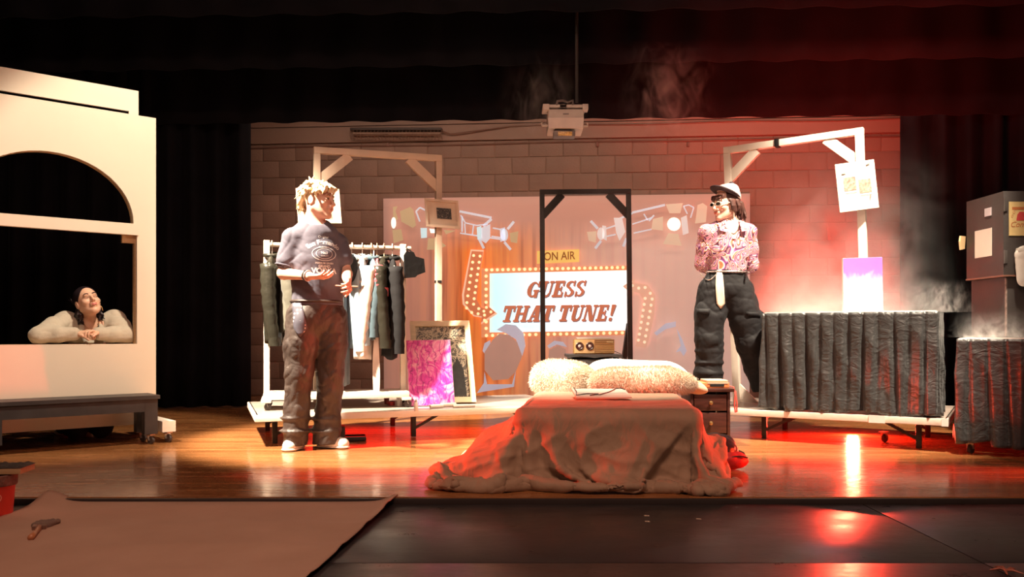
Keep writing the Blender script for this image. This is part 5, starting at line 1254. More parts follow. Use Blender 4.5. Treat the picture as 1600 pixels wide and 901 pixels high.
# red bucket with a board across it at the left edge
q = ga(-6, 806); bk = thing('bucket', 'red paint bucket with a round emblem at the left edge', 'bucket', q)
mk('pail', MB().lathe([(.055, 0), (.062, .004), (.074, .15), (.078, .155), (.078, .165), (.070, .165), (.058, .01)], q, n=32), mat('bucket_red', (0.42, 0.035, 0.02), .4), bk)
mk('paint_rim', MB().lathe([(.079, .135), (.081, .14), (.082, .178), (.076, .182), (.072, .15)], q, n=32), mat('paint_crust', (0.11, 0.06, 0.045), .7, var=.6, nscale=30, bump=.8), bk)
em = MB(); a0 = -1.02
for rr, rr2 in ((.020, .0165), ):
    ring = []
    for i in range(24):
        t = 2*math.pi*i/24; ring.append((rr*math.cos(t), rr*math.sin(t), rr2*math.cos(t), rr2*math.sin(t)))
    def onp(x, z): a_ = a0+x/.070; rad = .0655+(.08+z)*.075+.0012; return q+Vector((rad*math.cos(a_), rad*math.sin(a_), .088+z))
    for i in range(24):
        A1, A2 = ring[i], ring[(i+1) % 24]; em.add([onp(A1[0], A1[1]), onp(A2[0], A2[1]), onp(A2[2], A2[3]), onp(A1[2], A1[3])], [(0, 1, 2, 3)])
    em.add([onp(-.010, -.007), onp(.010, -.007), onp(.008, -.001), onp(0, .011), onp(-.008, -.001)], [(0, 1, 2, 3, 4)])
mk('emblem', em, mat('emblem_pale', (0.62, 0.30, 0.22), .5), bk, smooth=False)
tb = thing('paint_tray', 'flat tan tray lying across the red bucket with crusted dark top', 'tray', q+Z3*.183)
mk('tray_board', MB().box(q+Vector((-.05, .02, .198)), (.33, .14, .026), .12, bev=.004), mat('tray_tan', (0.34, 0.22, 0.11), .6), tb)
A = np.zeros((26, 10, 3))
for i in range(26):
    for j in range(10):
        x, y = -.17+.34*i/25, -.072+.144*j/9; edge = min(i, 25-i, j, 9-j) == 0
        A[i, j] = q+Vector((-.05, .02, .212+(0 if edge else .006+.006*math.sin(i*1.7)*math.sin(j*2.1+i))))+Matrix.Rotation(.12, 3, 'Z')@Vector((x, y, 0))
mk('crust', MB().grid(A), mat('crust_dark', (0.03, 0.022, 0.02), .6, bump=.8), tb, angle=180)
# slats, tape and litter
for (x0, y0, x1, y1, lab) in ((200, 781, 245, 784, 'short black slat lying at the stage edge above the drop cloth'), (232, 782, 268, 786, 'second black slat lying beside the first at the stage edge')):
    a_, b2 = ga(x0, y0), ga(x1, y1); a_.z = b2.z = ZA+.008
    tag(mk('slat', MB().bar(a_, b2, .018, .012, bev=.002), hblack), lab, 'slat', group='slats at the stage edge')
a_, b2 = ga(1287, 781), ga(1331, 785); a_.z = b2.z = ZA+.003
tag(mk('paper_strip', MB().bar(a_, b2, .022, .003), mat('strip_tan', (0.55, 0.42, 0.32), .7)), 'pale paper strip lying near the front edge of the wooden floor', 'paper')
for i, (px, py, lab) in enumerate(((1010, 806, 'tiny pale paper scrap nearest the duvet on the black floor'), (1011, 815, 'thin pale paper scrap just below the other one on the black floor'), (1091, 811, 'tiny pale scrap farther right on the black floor'))):
    q = ga(px, py); tag(mk('paper_scrap', MB().prism([(-.010, -.006), (.012, -.008), (.009, .006), (-.008, .009)], (q.x, q.y, ZA+.001), (1, 0, 0), (0, 1, 0), Z3, .002), MATS['strip_tan'], smooth=False), lab, 'paper')
q = ga(1572, 893); mb = MB()
for i in range(5): a_ = i*1.25+.3; mb.tube([q+Z3*.004, q+Vector((.02*math.cos(a_), .02*math.sin(a_), .010)), q+Vector((.05*math.cos(a_+.2), .05*math.sin(a_+.2), .004))], [.004, .005, .002], 6)
tag(mk('tape_scrap', mb, mat('red_brown_scrap', (0.35, 0.10, 0.06), .6)), 'crumpled reddish tape scrap at the lower right corner', 'tape')
# ================================================================== PEOPLE
def basis(f, u):
    f = Vector(f).normalized(); r = f.cross(Vector(u)).normalized(); return r, f, r.cross(f)
def skin_mat(name, col): return mat(name, col, .5, var=.06, nscale=8, sss=.12, spec=.4)
class Head:
    def __init__(s, c, f, u, sc=1.0):
        s.c = Vector(c); s.r, s.f, s.u = basis(f, u); s.sc = sc; s.R = np.array(Matrix((s.r, s.f, s.u)).transposed())
    def p(s, a, b, c): return s.c+(s.r*a+s.f*b+s.u*c)*s.sc
    def add(s, S, neck, nr=(.050, .056), ears=True):
        k = s.sc; E = lambda a, b, c, rad, kk=.015, sub=False: S.ell(s.p(a, b, c), np.array(rad)*k, s.R, kk*k, sub)
        E(0, -.014, .028, (.074, .092, .086)); E(0, .026, -.036, (.057, .060, .078), .03)
        for q in (-1, 1):
            S.cap(s.p(q*.050, .0, -.055), s.p(q*.012, .070, -.100), .020*k, .016*k, .03*k)
            E(q*.040, .060, -.026, (.022, .022, .020), .02)
            if ears: E(q*.074, -.010, -.012, (.009, .020, .031), .006); E(q*.083, -.004, -.010, (.006, .011, .018), .004, True)
        E(0, .076, -.102, (.017, .013, .013), .015)
        S.cap(s.p(-.032, .078, .020), s.p(.032, .078, .020), .012*k, .012*k, .015*k)
        for q in (-1, 1): E(q*.031, .096, .001, (.017, .013, .010), .010, True)
        S.cap(s.p(0, .086, .010), s.p(0, .112, -.030), .008*k, .0115*k, .008*k)
        for q in (-1, 1): E(q*.011, .099, -.036, (.008, .010, .007), .006)
        E(0, .089, -.058, (.026, .014, .020), .012)
        S.cap(s.p(0, -.028, -.055), neck, nr[0]*k, nr[1]*k, .03*k)
    def face(s, par, lips_c, brow_c, closed=False, iris=(0.03, 0.02, 0.015), eyes=True):
        k = s.sc
        lm = mat('lip_%s' % par.name, lips_c, .45)
        S = SDF(s.p(0, .1, -.06)-Vector((.05,)*3), s.p(0, .1, -.06)+Vector((.05,)*3), .0022)
        S.ell(s.p(0, .098, -.0565), np.array((.021, .0085, .0052))*k, s.R, .003); S.ell(s.p(0, .0975, -.0655), np.array((.018, .0085, .0060))*k, s.R, .002)
        solid('lips', S, lm, par)
        bm_ = mat('brow_%s' % par.name, brow_c, .8)
        for q in (-1, 1):
            mk('eyebrow', MB().tube([s.p(q*x, .0915-abs(x-.02)*.25, .022+.006*math.sin((x-.012)/.034*math.pi)) for x in np.linspace(.012, .046, 6)], [.0026*k, .004*k, .004*k, .0036*k, .003*k, .0015*k], 6), bm_, par)
            if not eyes: continue
            if closed: mk('eyelashes', MB().tube([s.p(q*x, .0885-abs(x-.03)*.35, .0-.004*math.sin((x-.016)/.03*math.pi)) for x in np.linspace(.016, .046, 6)], .0018*k, 6), bm_, par)
            else:
                S = SDF(s.p(q*.031, .08, .001)-Vector((.025,)*3), s.p(q*.031, .08, .001)+Vector((.025,)*3), .002)
                S.ell(s.p(q*.031, .0815, .001), np.array((.0125, .0085, .0055))*k, s.R, .001); e = solid('eye', S, mat('eye_white', (0.75, 0.68, 0.62), .3), par)
                S = SDF(s.p(q*.031, .088, .001)-Vector((.012,)*3), s.p(q*.031, .088, .001)+Vector((.012,)*3), .0015)
                S.ell(s.p(q*.033, .0875, .001), np.array((.0058, .004, .0058))*k, s.R, .001); solid('iris', S, mat('iris_dark', iris, .2), e)
                mk('upper_lid', MB().tube([s.p(q*x, .0895-abs(x-.03)*.3, .001+.006*math.sin((x-.016)/.03*math.pi)) for x in np.linspace(.016, .046, 6)], .002*k, 6), bm_, par)
def hand(S, wrist, d, n, side, curl=(.35, .5, .4), spread=.10, sc=1.0, thumb=(.7, .5)):
    """d: finger direction, n: palm facing, side +1/-1: thumb on d x n"""
    W = Vector(wrist); d = Vector(d).normalized(); n = Vector(n); n = (n-d*n.dot(d)).normalized(); t = d.cross(n)*side
    offs = (.030, .010, -.010, -.029); lens = (.070, .079, .073, .056)
    for i, o in enumerate(offs):
        K = W+(d*(.090-.006*abs(i-1))+t*o)*sc; S.cap(W+t*o*.55*sc+d*.012*sc, K, .0135*sc, .0105*sc, .012)
        ang = 0; p = K; dr_ = (d+t*spread*(1.2-i*.8)).normalized(); L = lens[i]*sc
        for j, fr_ in enumerate((.45, .30, .25)):
            ang += curl[j]*(1+.12*i); dd = dr_*math.cos(ang)+n*math.sin(ang); q = p+dd*L*fr_
            S.cap(p, q, (.0092-.0008*j)*sc, (.0084-.0008*j)*sc, .003); p = q
    b0 = W+(d*.022+t*.020)*sc; b1 = b0+(d*.72+t*.62+n*.25).normalized()*.046*sc
    S.cap(b0, b1, .0145*sc, .0105*sc, .010)
    dd = (d*thumb[0]+t*.15+n*thumb[1]).normalized(); b2 = b1+dd*.030*sc; S.cap(b1, b2, .0102*sc, .0092*sc, .004)
    b3 = b2+(dd+n*.25).normalized()*.024*sc; S.cap(b2, b3, .009*sc, .0075*sc, .004)
def bounds(pts, m): A = np.array([tuple(p) for p in pts]); return A.min(0)-m, A.max(0)+m
def shoe(par, heel, toe, m, sole_m, h=.075, w_=.046, name='shoe'):
    heel, toe = Vector(heel), Vector(toe); z0 = heel.z; d = (toe-heel); d.z = 0; L = d.length; d.normalize(); s = Vector((-d.y, d.x, 0))
    lo, hi = bounds([heel, toe], .09); S = SDF(lo, hi+np.array((0, 0, .06)), .005)
    up = lambda a, z: heel+d*(L*a)+Z3*z
    S.chain([up(.15, .04), up(.5, .035), up(.85, .030)], [w_*.85, w_, w_*.92], .02); S.cap(up(.14, .05), up(.25, h), w_*.8, w_*.8, .03); S.cap(up(.3, .06), up(.6, .045), w_*.7, w_*.6, .02)
    S.cut((0, 0, z0+.012), (0, 0, -1)); o = solid(name, S, m, par)
    S = SDF(lo, hi, .005); S.chain([up(.13, .012), up(.5, .012), up(.86, .012)], [w_*.93, w_*1.04, w_*1.02], .01, flat=((0, 0, 1), 3.2)); S.cut((0, 0, z0+.002), (0, 0, -1))
    solid('sole', S, sole_m, o)
    for a in (.42, .52, .62): mk('lace', MB().tube([up(a, .078-.035*(a-.3)*2)+s*x*w_*.55+Z3*(-.012*abs(x)) for x in (-1, -.4, .4, 1)], .0028, 5), sole_m, o)
    return o
def locks(S, H, specs, seed):
    for st, mid, en, r0, r1 in specs:
        S.chain([H.p(*st), H.p(*mid), H.p(*en)], [r0, (r0+r1)*.62, r1], .004)

# ------------------------------------------------------------------ man in the grey t-shirt
YM = 5.42
def m1(px, py, dy=0.0): return P(px, py, YM+dy)
fw = Vector((.45, -.89, 0)).normalized(); ex = Vector((.89, .45, 0)).normalized()
man = thing('person', 'person in grey printed t-shirt and baggy dark trousers standing with hands out', 'person', (m1(490, 700).x, YM, 0))
SR, SL = m1(457, 374, -.07), m1(529, 383, .09); ER, WR = m1(443, 427, -.09), m1(484, 431, -.24)
EL, WL = m1(541, 428, .05), m1(543, 438, -.13)
skinM = skin_mat('skin_fair', (0.78, 0.46, 0.34))
Hm = Head(m1(498, 312, -.02), (.94, -.32, -.06), (.03, 0, 1), 1.02)
neckb = m1(489, 356, .0)
pts = [Hm.p(.1, .13, .13), Hm.p(-.1, -.12, -.1), SR, SL, ER, WR, EL, WL, m1(525, 435, -.3), m1(560, 460, -.3), m1(455, 690, -.02), m1(515, 690, .1), (m1(460, 700, 0).x, YM, 0)]
lo, hi = bounds(pts, .09); S = SDF(lo, hi, .0048)
Hm.add(S, neckb, (.048, .054))
S.chain([m1(493, 372), m1(496, 430), m1(496, 475)], [.13, .125, .13], .04, flat=(fw, 1.6))
for sh in (SR, SL): S.cap(neckb-Z3*.02, sh, .05, .05, .04)
S.chain([SR, ER], [.046, .038], .02); S.chain([ER, WR], [.039, .025], .015)
S.chain([SL, EL], [.046, .038], .02); S.chain([EL, WL], [.039, .026], .015)
hand(S, WR, (m1(524, 434, -.30)-WR), (-.1, .25, .95), -1, (.25, .35, .3), .05, .98, (.9, .25))
hand(S, WL, Vector((.28, -.75, -.45)), (-.85, -.2, -.35), 1, (.55, .8, .5), .04, .95, (.7, .5))
hl, hr = m1(474, 486, -.02), m1(515, 488, .06); kl, kr = m1(468, 585, -.03), m1(517, 585, .06); al, ar = m1(461, 688, 0), m1(508, 688, .09)
S.chain([hl, kl, al], [.085, .055, .04], .03); S.chain([hr, kr, ar], [.085, .055, .04], .03)
body = solid('body', S, skinM, man)
Hm.face(man, (0.62, 0.22, 0.18), (0.30, 0.17, 0.09))
# hair: shaggy bleached locks
S = SDF(Hm.c-Vector((.19, .17, .16)), Hm.c+Vector((.16, .17, .20)), .0042)
S.ell(Hm.p(0, -.022, .040), (.080, .096, .086), Hm.R, .01); S.ell(Hm.p(0, .115, -.03), (.075, .075, .082), Hm.R, .012, True); S.cut(Hm.p(0, -.05, -.045), tuple(-Hm.u+Hm.f*.25))
r = np.random.default_rng(5); sp = []
for i in range(230):
    a_ = r.uniform(-math.pi, math.pi); e = r.uniform(.05, 1.0)
    n_ = np.array((math.sin(a_)*math.cos(e), math.cos(a_)*math.cos(e), math.sin(e)))
    st = n_*np.array((.078, .094, .088))+np.array((0, -.022, .036))
    if st[1] > .055 and st[2] < .07: continue
    out = n_*r.uniform(.010, .024); dn = r.uniform(.03, .062)
    if st[1] > .02: dn = min(dn, .034)
    mid = st+out+np.array((r.normal()*.008, r.normal()*.008, -dn*.4)); en = st+out*r.uniform(.5, 1.6)+np.array((r.normal()*.014, r.normal()*.014+(-.008 if st[1] < 0 else .006), -dn))
    if en[2] < -.075: en[2] = -.075+r.uniform(0, .02)
    if st[1] > .03: en[1] = min(en[1], .100)
    sp.append((st, mid, en, r.uniform(.009, .013), .002))
for q in range(26):
    x = r.uniform(-.065, .065); sp.append(((x, .055, .095), (x*1.1, .088+.01*r.random(), .075), (x*1.15+r.normal()*.008, .098-abs(x)*.5, .036+r.normal()*.008), .010, .002))
for q in range(30):
    x = r.uniform(-.06, .06); sp.append(((x, -.09, .0), (x*1.1, -.108, -.04), (x*1.1+r.normal()*.01, -.098+r.normal()*.01, -.085+r.normal()*.012), .012, .003))
sp += [((-.02, -.08, .075), (-.02, -.12, .08), (-.03, -.175, .068), .012, .003), ((.02, -.085, .07), (.01, -.12, .07), (.0, -.165, .058), .010, .003), ((0, -.03, .11), (.0, -.05, .135), (.01, -.035, .150), .008, .003), ((.02, -.04, .11), (.02, -.06, .13), (.02, -.07, .145), .008, .003)]
locks(S, Hm, sp, 1)
hm_, nt, b = _nt('bleached_hair')
n = N(nt, 'ShaderNodeTexNoise', Scale=26.0, Detail=4.0); nt.links.new(coords(nt, (2, 2, .5)), n.inputs['Vector'])
rr = ramp(nt, n.outputs['Fac'], [(0.3, (0.34, 0.22, 0.10)), (0.5, (0.70, 0.55, 0.34)), (0.72, (0.85, 0.74, 0.56))]); nt.links.new(rr.outputs[0], b.inputs['Base Color']); b.inputs['Roughness'].default_value = .5
solid('hair', S, hm_, man)
# t-shirt
teem = cloth_mat('grey_tee', (0.105, 0.095, 0.125), .8, .1, .15, 40, .08)
lo, hi = bounds([SR, SL, m1(440, 400, -.15), m1(550, 480, .2), m1(490, 350)], .15); S = SDF(lo, hi, .0055)
S.chain([m1(493, 374, .0), m1(495, 405, -.01), m1(496, 440, -.01), m1(496, 482, -.0)], [.150, .162, .158, .168], .04, flat=(fw, 1.45))
for sh in (SR, SL): S.cap(neckb-Z3*.012, sh+Z3*.004, .052, .060, .04)
S.chain([SR, SR.lerp(ER, .62)], [.066, .070], .03); S.chain([SL, SL.lerp(EL, .50)], [.064, .068], .03)
S.ell(neckb+Z3*.045+fw*.015, (.082, .078, .062), k=.01, sub=True)
d = (ER-SR).normalized(); S.cut(SR.lerp(ER, .56), d, .004, *bounds([SR.lerp(ER, .8)], .10)) if False else None
S.wrinkle(.0042, 30, 11, (1, .6, .7)); S.wrinkle(.0020, 75, 12)
S.cut((0, 0, m1(0, 477).z), (0, 0, -1), .006)
c = SR.lerp(ER, .60); S.cap(c, c+d*.02, .001, .001, .001)
tee = solid('t_shirt', S, teem, man)
mk('sleeve_hem', MB().tube([SR.lerp(ER, .78)+(a_*math.cos(t)+b_*math.sin(t))*.064 for a_, b_ in [((ER-SR).cross(Vector((0, 1, 0))).normalized(), (ER-SR).cross((ER-SR).cross(Vector((0, 1, 0)))).normalized())] for t in np.linspace(0, 2*math.pi, 20)[:-1]], .005, 6, closed=True), teem, tee)
# printed label on the shirt
bv = bvh_of(tee); pc_ = m1(500, 400, 0); pr = mat('print_white', (0.66, 0.62, 0.62), .7, var=.12, nscale=60)
def chest(x, y, off=.0015):
    o = pc_+ex*x+Z3*y+fw*.4; h = bv.ray_cast(o, -fw, 1.0)
    return (h[0]+fw*off) if h[0] is not None else None
def chest_mesh(vs, fs):
    mb = MB(); ps = [chest(x, y) for x, y in vs]; ok = [f for f in fs if all(ps[i] is not None for i in f)]
    mb.v = [tuple(p) if p is not None else (0, 0, 0) for p in ps]; used = sorted({i for f in ok for i in f}); mp = {i: k for k, i in enumerate(used)}
    mb.v = [mb.v[i] for i in used]; mb.f = [tuple(mp[i] for i in f) for f in ok]; return mb
def arc_text(s, size, y0, rad, **k):
    vs, fs = text_mesh(s, size, **k); return [((rad+y)*math.sin(x/rad), y0-rad+(rad+y)*math.cos(x/rad)) for x, y in vs], fs
lines = [arc_text('San Fernando', .042, .082, .17, bold=.0012), arc_text('Original', .022, .118, .15), text_mesh('OLD TIME', .016)]
lines[2] = ([(x, y+.048) for x, y in lines[2][0]], lines[2][1])
for s, sz, yy, bo in (('PREMIUM GRAIN', .016, -.055, .0004), ('GRAND', .022, -.075, .001), ('VODKA', .046, -.104, .002), ('DISTILLED', .015, -.134, .0004), ('No.1', .022, .012, .0008), ('QUALITY', .012, -.008, .0003)):
    vs, fs = text_mesh(s, sz, bold=bo); lines.append(([(x, y+yy) for x, y in vs], fs))
for vs, fs in lines: mk('print_line', chest_mesh(vs, fs), pr, tee, smooth=False)
def ring2(rx, ry, w_, cy): 
    n = 40; vs = []; fs = []
    for i in range(n):
        t = 2*math.pi*i/n; vs += [(rx*math.cos(t), cy+ry*math.sin(t)), ((rx-w_)*math.cos(t), cy+(ry-w_)*math.sin(t))]
    for i in range(n): j = (i+1) % n; fs.append((2*i, 2*j, 2*j+1, 2*i+1))
    return vs, fs
for a_ in ((.080, .046, .004, .006), (.055, .034, .003, .006)): mk('print_oval', chest_mesh(*ring2(*a_)), pr, tee, smooth=False)
# bracelets
ax = (WR-ER).normalized(); a1 = ax.cross(Z3).normalized(); a2 = ax.cross(a1)
for k_, m_ in ((.86, hblack), (.93, mat('bracelet_grey', (0.4, 0.32, 0.3), .4))):
    c = ER.lerp(WR, k_); mk('bracelet', MB().tube([c+(a1*math.cos(t)+a2*math.sin(t))*.0315 for t in np.linspace(0, 6.283, 20)[:-1]], .0045, 6, closed=True), m_, man)
# trousers
pantm, nt, b = _nt('dark_trouser')
n = N(nt, 'ShaderNodeTexNoise', Scale=7.0, Detail=5.0); nt.links.new(coords(nt), n.inputs['Vector'])
rr = ramp(nt, n.outputs['Fac'], [(0.3, (0.040, 0.027, 0.023)), (0.7, (0.075, 0.055, 0.047))]); nt.links.new(rr.outputs[0], b.inputs['Base Color']); b.inputs['Roughness'].default_value = .5
n2 = N(nt, 'ShaderNodeTexNoise', Scale=9.0, Detail=4.0, Distortion=1.5); nt.links.new(coords(nt, (1, 1, .8)), n2.inputs['Vector'])
bp = N(nt, 'ShaderNodeBump', Strength=.5, Distance=.02); nt.links.new(n2.outputs['Fac'], bp.inputs['Height']); nt.links.new(bp.outputs['Normal'], b.inputs['Normal'])
lo, hi = bounds([m1(440, 465, -.15), m1(545, 695, .2), hl, hr, al, ar], .10); S = SDF(lo, hi, .006)
S.cap(m1(495, 474), m1(495, 490), .160, .165, .04, flat=(fw, 1.42))
S.chain([m1(475, 495, -.02), m1(470, 540, -.03), kl, m1(464, 640, -.01), m1(461, 692, 0)], [.116, .108, .086, .078, .080], .03)
S.chain([m1(514, 495, .05), m1(516, 540, .06), kr, m1(513, 640, .08), m1(509, 692, .09)], [.116, .106, .088, .084, .092], .014)
S.wrinkle(.0075, 24, 21, (1, 1, .9)); S.wrinkle(.0036, 55, 22)
for (c, rr_, zz) in ((al, .085, 652), (ar, .09, 655), (al, .09, 672), (ar, .095, 674)): S.ell(Vector((c.x, c.y, m1(0, zz).z)), (rr_+.012, rr_+.012, .014), k=.02)
S.cut((0, 0, .030), (0, 0, -1), .006); S.cut((0, 0, m1(0, 466).z), (0, 0, 1), .005)
tro = solid('trousers', S, pantm, man)
# dotted tie tucked at the pocket
bv2 = bvh_of(tro); tm_, nt, b = _nt('dotted_tie')
vo = N(nt, 'ShaderNodeTexVoronoi', Scale=42.0); vo.inputs['Randomness'].default_value = .25; nt.links.new(coords(nt), vo.inputs['Vector'])
rr = ramp(nt, vo.outputs['Distance'], [(0.0, (0.62, 0.56, 0.56)), (0.26, (0.62, 0.56, 0.56)), (0.30, (0.09, 0.085, 0.11)), (1.0, (0.09, 0.085, 0.11))], 'CONSTANT'); nt.links.new(rr.outputs[0], b.inputs['Base Color']); b.inputs['Roughness'].default_value = .6
out = [(463, 474), (478, 474), (483, 490), (489, 512), (478, 526), (468, 514), (467, 492)]
tv = []
for i in range(9):
    k_ = i/8; yy = 474+(526-474)*k_
    l_ = np.interp(yy, [474, 492, 514, 526], [463, 466, 468, 477.5]); r_ = np.interp(yy, [474, 490, 512, 526], [478, 484, 489, 478.5])
    tv.append([P(l_+(r_-l_)*j/5, yy, YM) for j in range(6)])
A = np.zeros((9, 6, 3))
for i in range(9):
    for j in range(6):
        o_ = tv[i][j]; h = bv2.ray_cast(Vector((o_.x, o_.y-.4, o_.z)), Vector((0, 1, 0)), 1.0); A[i, j] = (h[0]+Vector((0, -.008, 0))) if h[0] is not None else o_+Vector((0, -.14, 0))
tie = mk('dotted_tie', MB().grid(A), tm_, man, angle=180); tie['label'] = 'grey dotted tie hanging from the pocket'
sd = tie.modifiers.new('s', 'SOLIDIFY'); sd.thickness = .005
mk('belt', MB().tube([m1(495, 471)+(ex*math.cos(t)*.163+fw*math.sin(t)*.117) for t in np.linspace(0, 6.283, 40)[:-1]], .011, 8, closed=True), mat('belt_dark', (0.05, 0.035, 0.03), .4), man)
shoem = mat('sneaker_white', (0.80, 0.72, 0.64), .5); solem = mat('sneaker_sole', (0.70, 0.62, 0.55), .5)
hgx = m1(461, 690).x
shoe(man, (hgx+.01, 5.50, 0), (hgx-.025, 5.335, 0), shoem, solem, w_=.050, h=.07)
hx2 = m1(505, 690, .09).x
shoe(man, (hx2-.03, 5.53, 0), (hx2+.165, 5.47, 0), shoem, solem, w_=.046, h=.07)
hp = WL+Vector((.28, -.75, -.45)).normalized()*.085
tag(mk('stick', MB().tube([hp+Vector((-.085, -.02, .004)), hp+Vector((.01, .0, .0)), hp+Vector((.05, .01, .0))], [.0045, .005, .005], 8), mat('stick_tan', (0.62, 0.36, 0.24), .5)), 'thin tan stick held in the hand of the person in grey', 'stick')

# ------------------------------------------------------------------ person in patterned shirt and cap
YQ = 6.18
def m2(px, py, dy=0.0): return P(px, py, YQ+dy)
pw = thing('person', 'person in swirly pink shirt, cap and white sunglasses standing with arms behind', 'person', (m2(1145, 600).x, YQ, PT))
fw2 = Vector((-.12, -.99, 0)).normalized()
H2 = Head(m2(1133, 319, -.02), (-.86, -.50, -.10), (.12, .05, 1), 1.0)
nb2 = m2(1143, 352, .02); SA, SB = m2(1104, 364, .0), m2(1169, 363, .02); EA, EB = m2(1098, 412, .06), m2(1173, 414, .07); WA, WB = m2(1124, 428, .17), m2(1148, 428, .18)
skin2 = skin_mat('skin_warm', (0.80, 0.50, 0.39))
h1_, h2_ = m2(1113, 455), m2(1152, 455); k1, k2 = m2(1108, 530, -.03), m2(1172, 530, 0); a1_, a2_ = m2(1107, 618, .0), m2(1203, 618, .0)
lo, hi = bounds([H2.p(.1, .13, .13), H2.p(-.1, -.13, -.1), SA, SB, EA, EB, WA, WB, a1_, a2_, m2(1135, 430, .2)], .10); S = SDF(lo, hi, .005)
H2.add(S, nb2, (.048, .054))
S.chain([m2(1138, 370), m2(1137, 425)], [.125, .12], .04, flat=(fw2, 1.5))
for sh in (SA, SB): S.cap(nb2-Z3*.02, sh, .05, .045, .04)
for a_, e_, w_, sd_ in ((SA, EA, WA, 1), (SB, EB, WB, -1)):
    S.chain([a_, e_], [.044, .036], .02); S.chain([e_, w_], [.036, .025], .015); hand(S, w_, Vector((sd_*.8, .1, -.35)), (0, 1, 0), sd_, (.3, .4, .3), .04, .95)
S.chain([h1_, k1, a1_], [.085, .055, .04], .03); S.chain([h2_, k2, a2_], [.085, .055, .04], .03)
solid('body', S, skin2, pw); H2.face(pw, (0.58, 0.16, 0.12), (0.10, 0.05, 0.04), eyes=False)
# hair (mullet)
S = SDF(H2.c-Vector((.17, .17, .20)), H2.c+Vector((.19, .18, .15)), .0045)
S.ell(H2.p(0, -.024, .030), (.080, .096, .086), H2.R, .01); S.ell(H2.p(0, .115, -.03), (.078, .078, .095), H2.R, .012, True)
r = np.random.default_rng(9); sp = []
for q in range(70):
    x = r.uniform(-.075, .075); y0 = -.07-r.uniform(0, .03); L = r.uniform(.10, .165)
    sp.append(((x, y0, -.0), (x*1.15+r.normal()*.006, y0-.018, -L*.5), (x*1.15+r.normal()*.014, y0-.018+r.normal()*.016, -L), .012, .003))
for q in range(34):
    sd_ = 1 if q % 2 else -1; y0 = r.uniform(-.06, .035); sp.append(((sd_*.076, y0, .02), (sd_*.086, y0-.005, -.02), (sd_*(.080+r.normal()*.004), y0-.012+r.normal()*.008, -.05-r.random()*.05*(y0 < 0)), .009, .003))
for q in range(16):
    x = r.uniform(-.06, .06); sp.append(((x, .07, .06), (x, .092-abs(x)*.3, .045), (x*1.1, .094-abs(x)*.3, .025+r.random()*.012), .008, .002))
locks(S, H2, sp, 2)
solid('hair', S, mat('brown_hair', (0.075, 0.030, 0.024), .45, var=.4, nscale=30), pw)
# cap with dark underbrim
swirl, nt, b = _nt('swirl_print')
v = coords(nt, (1, 1, 1)); nA = N(nt, 'ShaderNodeTexNoise', Scale=6.5, Detail=1.0, Distortion=2.2); nt.links.new(v, nA.inputs['Vector'])
mu = N(nt, 'ShaderNodeMath', operation='MULTIPLY'); mu.inputs[1].default_value = 6.0; nt.links.new(nA.outputs['Fac'], mu.inputs[0]); fr_ = N(nt, 'ShaderNodeMath', operation='FRACT'); nt.links.new(mu.outputs[0], fr_.inputs[0])
rr = ramp(nt, fr_.outputs[0], [(0.0, (0.88, 0.74, 0.70)), (0.14, (0.55, 0.08, 0.24)), (0.26, (0.80, 0.36, 0.42)), (0.40, (0.06, 0.012, 0.04)), (0.52, (0.34, 0.08, 0.34)), (0.62, (0.90, 0.80, 0.76)), (0.76, (0.62, 0.20, 0.07)), (0.88, (0.10, 0.015, 0.05))]); nt.links.new(rr.outputs[0], b.inputs['Base Color']); b.inputs['Roughness'].default_value = .6
hr_, hf, hu = basis((-.80, -.46, .34), (.40, .10, .90)); HC = H2.p(0, -.024, .050); RH = np.array(Matrix((hr_, hf, hu)).transposed())
S = SDF(HC-Vector((.18,)*3), HC+Vector((.18,)*3), .005)
S.ell(HC+hu*.005, (.092, .108, .092), RH, .01); S.cap(HC+hu*.06-hr_*.03, HC+hu*.065+hr_*.03, .045, .045, .02); S.cut(HC+hu*.012, -hu, .004)
hat = solid('cap', S, mat('floral_cap', (0.66, 0.50, 0.46), .7, var=.45, nscale=38), pw); hat['label'] = 'pale floral cap with a dark underbrim'
S = SDF(HC-Vector((.22,)*3), HC+Vector((.22,)*3), .005)
S.ell(HC+hf*.030+hu*.022, (.104, .128, .022), RH, .004); S.ell(HC+hf*.027+hu*-.004, (.090, .116, .020), RH, .004, True)
solid('brim', S, mat('brim_dark', (0.035, 0.018, 0.025), .7), hat)
tq = HC+hu*.10; mk('top_button', MB().lathe([(.020, -.012), (.026, 0), (.02, .014), (.006, .018)], tq+hu*.004-hr_*.0, Matrix((hr_, hf, hu)).transposed(), 14), MATS['brim_dark'], hat)
# sunglasses
gw = mat('glasses_white', (0.82, 0.72, 0.64), .3); gl_ = mat('lens_black', (0.012, 0.012, 0.016), .08)
sg = mk('sunglasses', MB().tube([H2.p(x, .106-abs(x)*.12, .006) for x in (-.012, 0, .012)], .003, 6), gw, pw)
for q in (-1, 1):
    ctr = (q*.033, .100, .002)
    mk('lens', MB().prism([(.019*math.cos(t), .012*math.sin(t)) for t in np.linspace(0, 6.283, 16)[:-1]], H2.p(*ctr), H2.r-H2.f*q*.15, H2.u, H2.f, .003), gl_, sg, smooth=False)
    mk('rim', MB().tube([H2.p(*ctr)+(H2.r-H2.f*q*.15)*.022*math.cos(t)+H2.u*.0145*math.sin(t) for t in np.linspace(0, 6.283, 18)[:-1]], .0042, 6, closed=True), gw, sg)
    mk('temple_arm', MB().tube([H2.p(q*.054, .096, .006), H2.p(q*.070, .06, .006), H2.p(q*.080, .0, .004)], [.006, .0045, .003], 6), gw, sg)
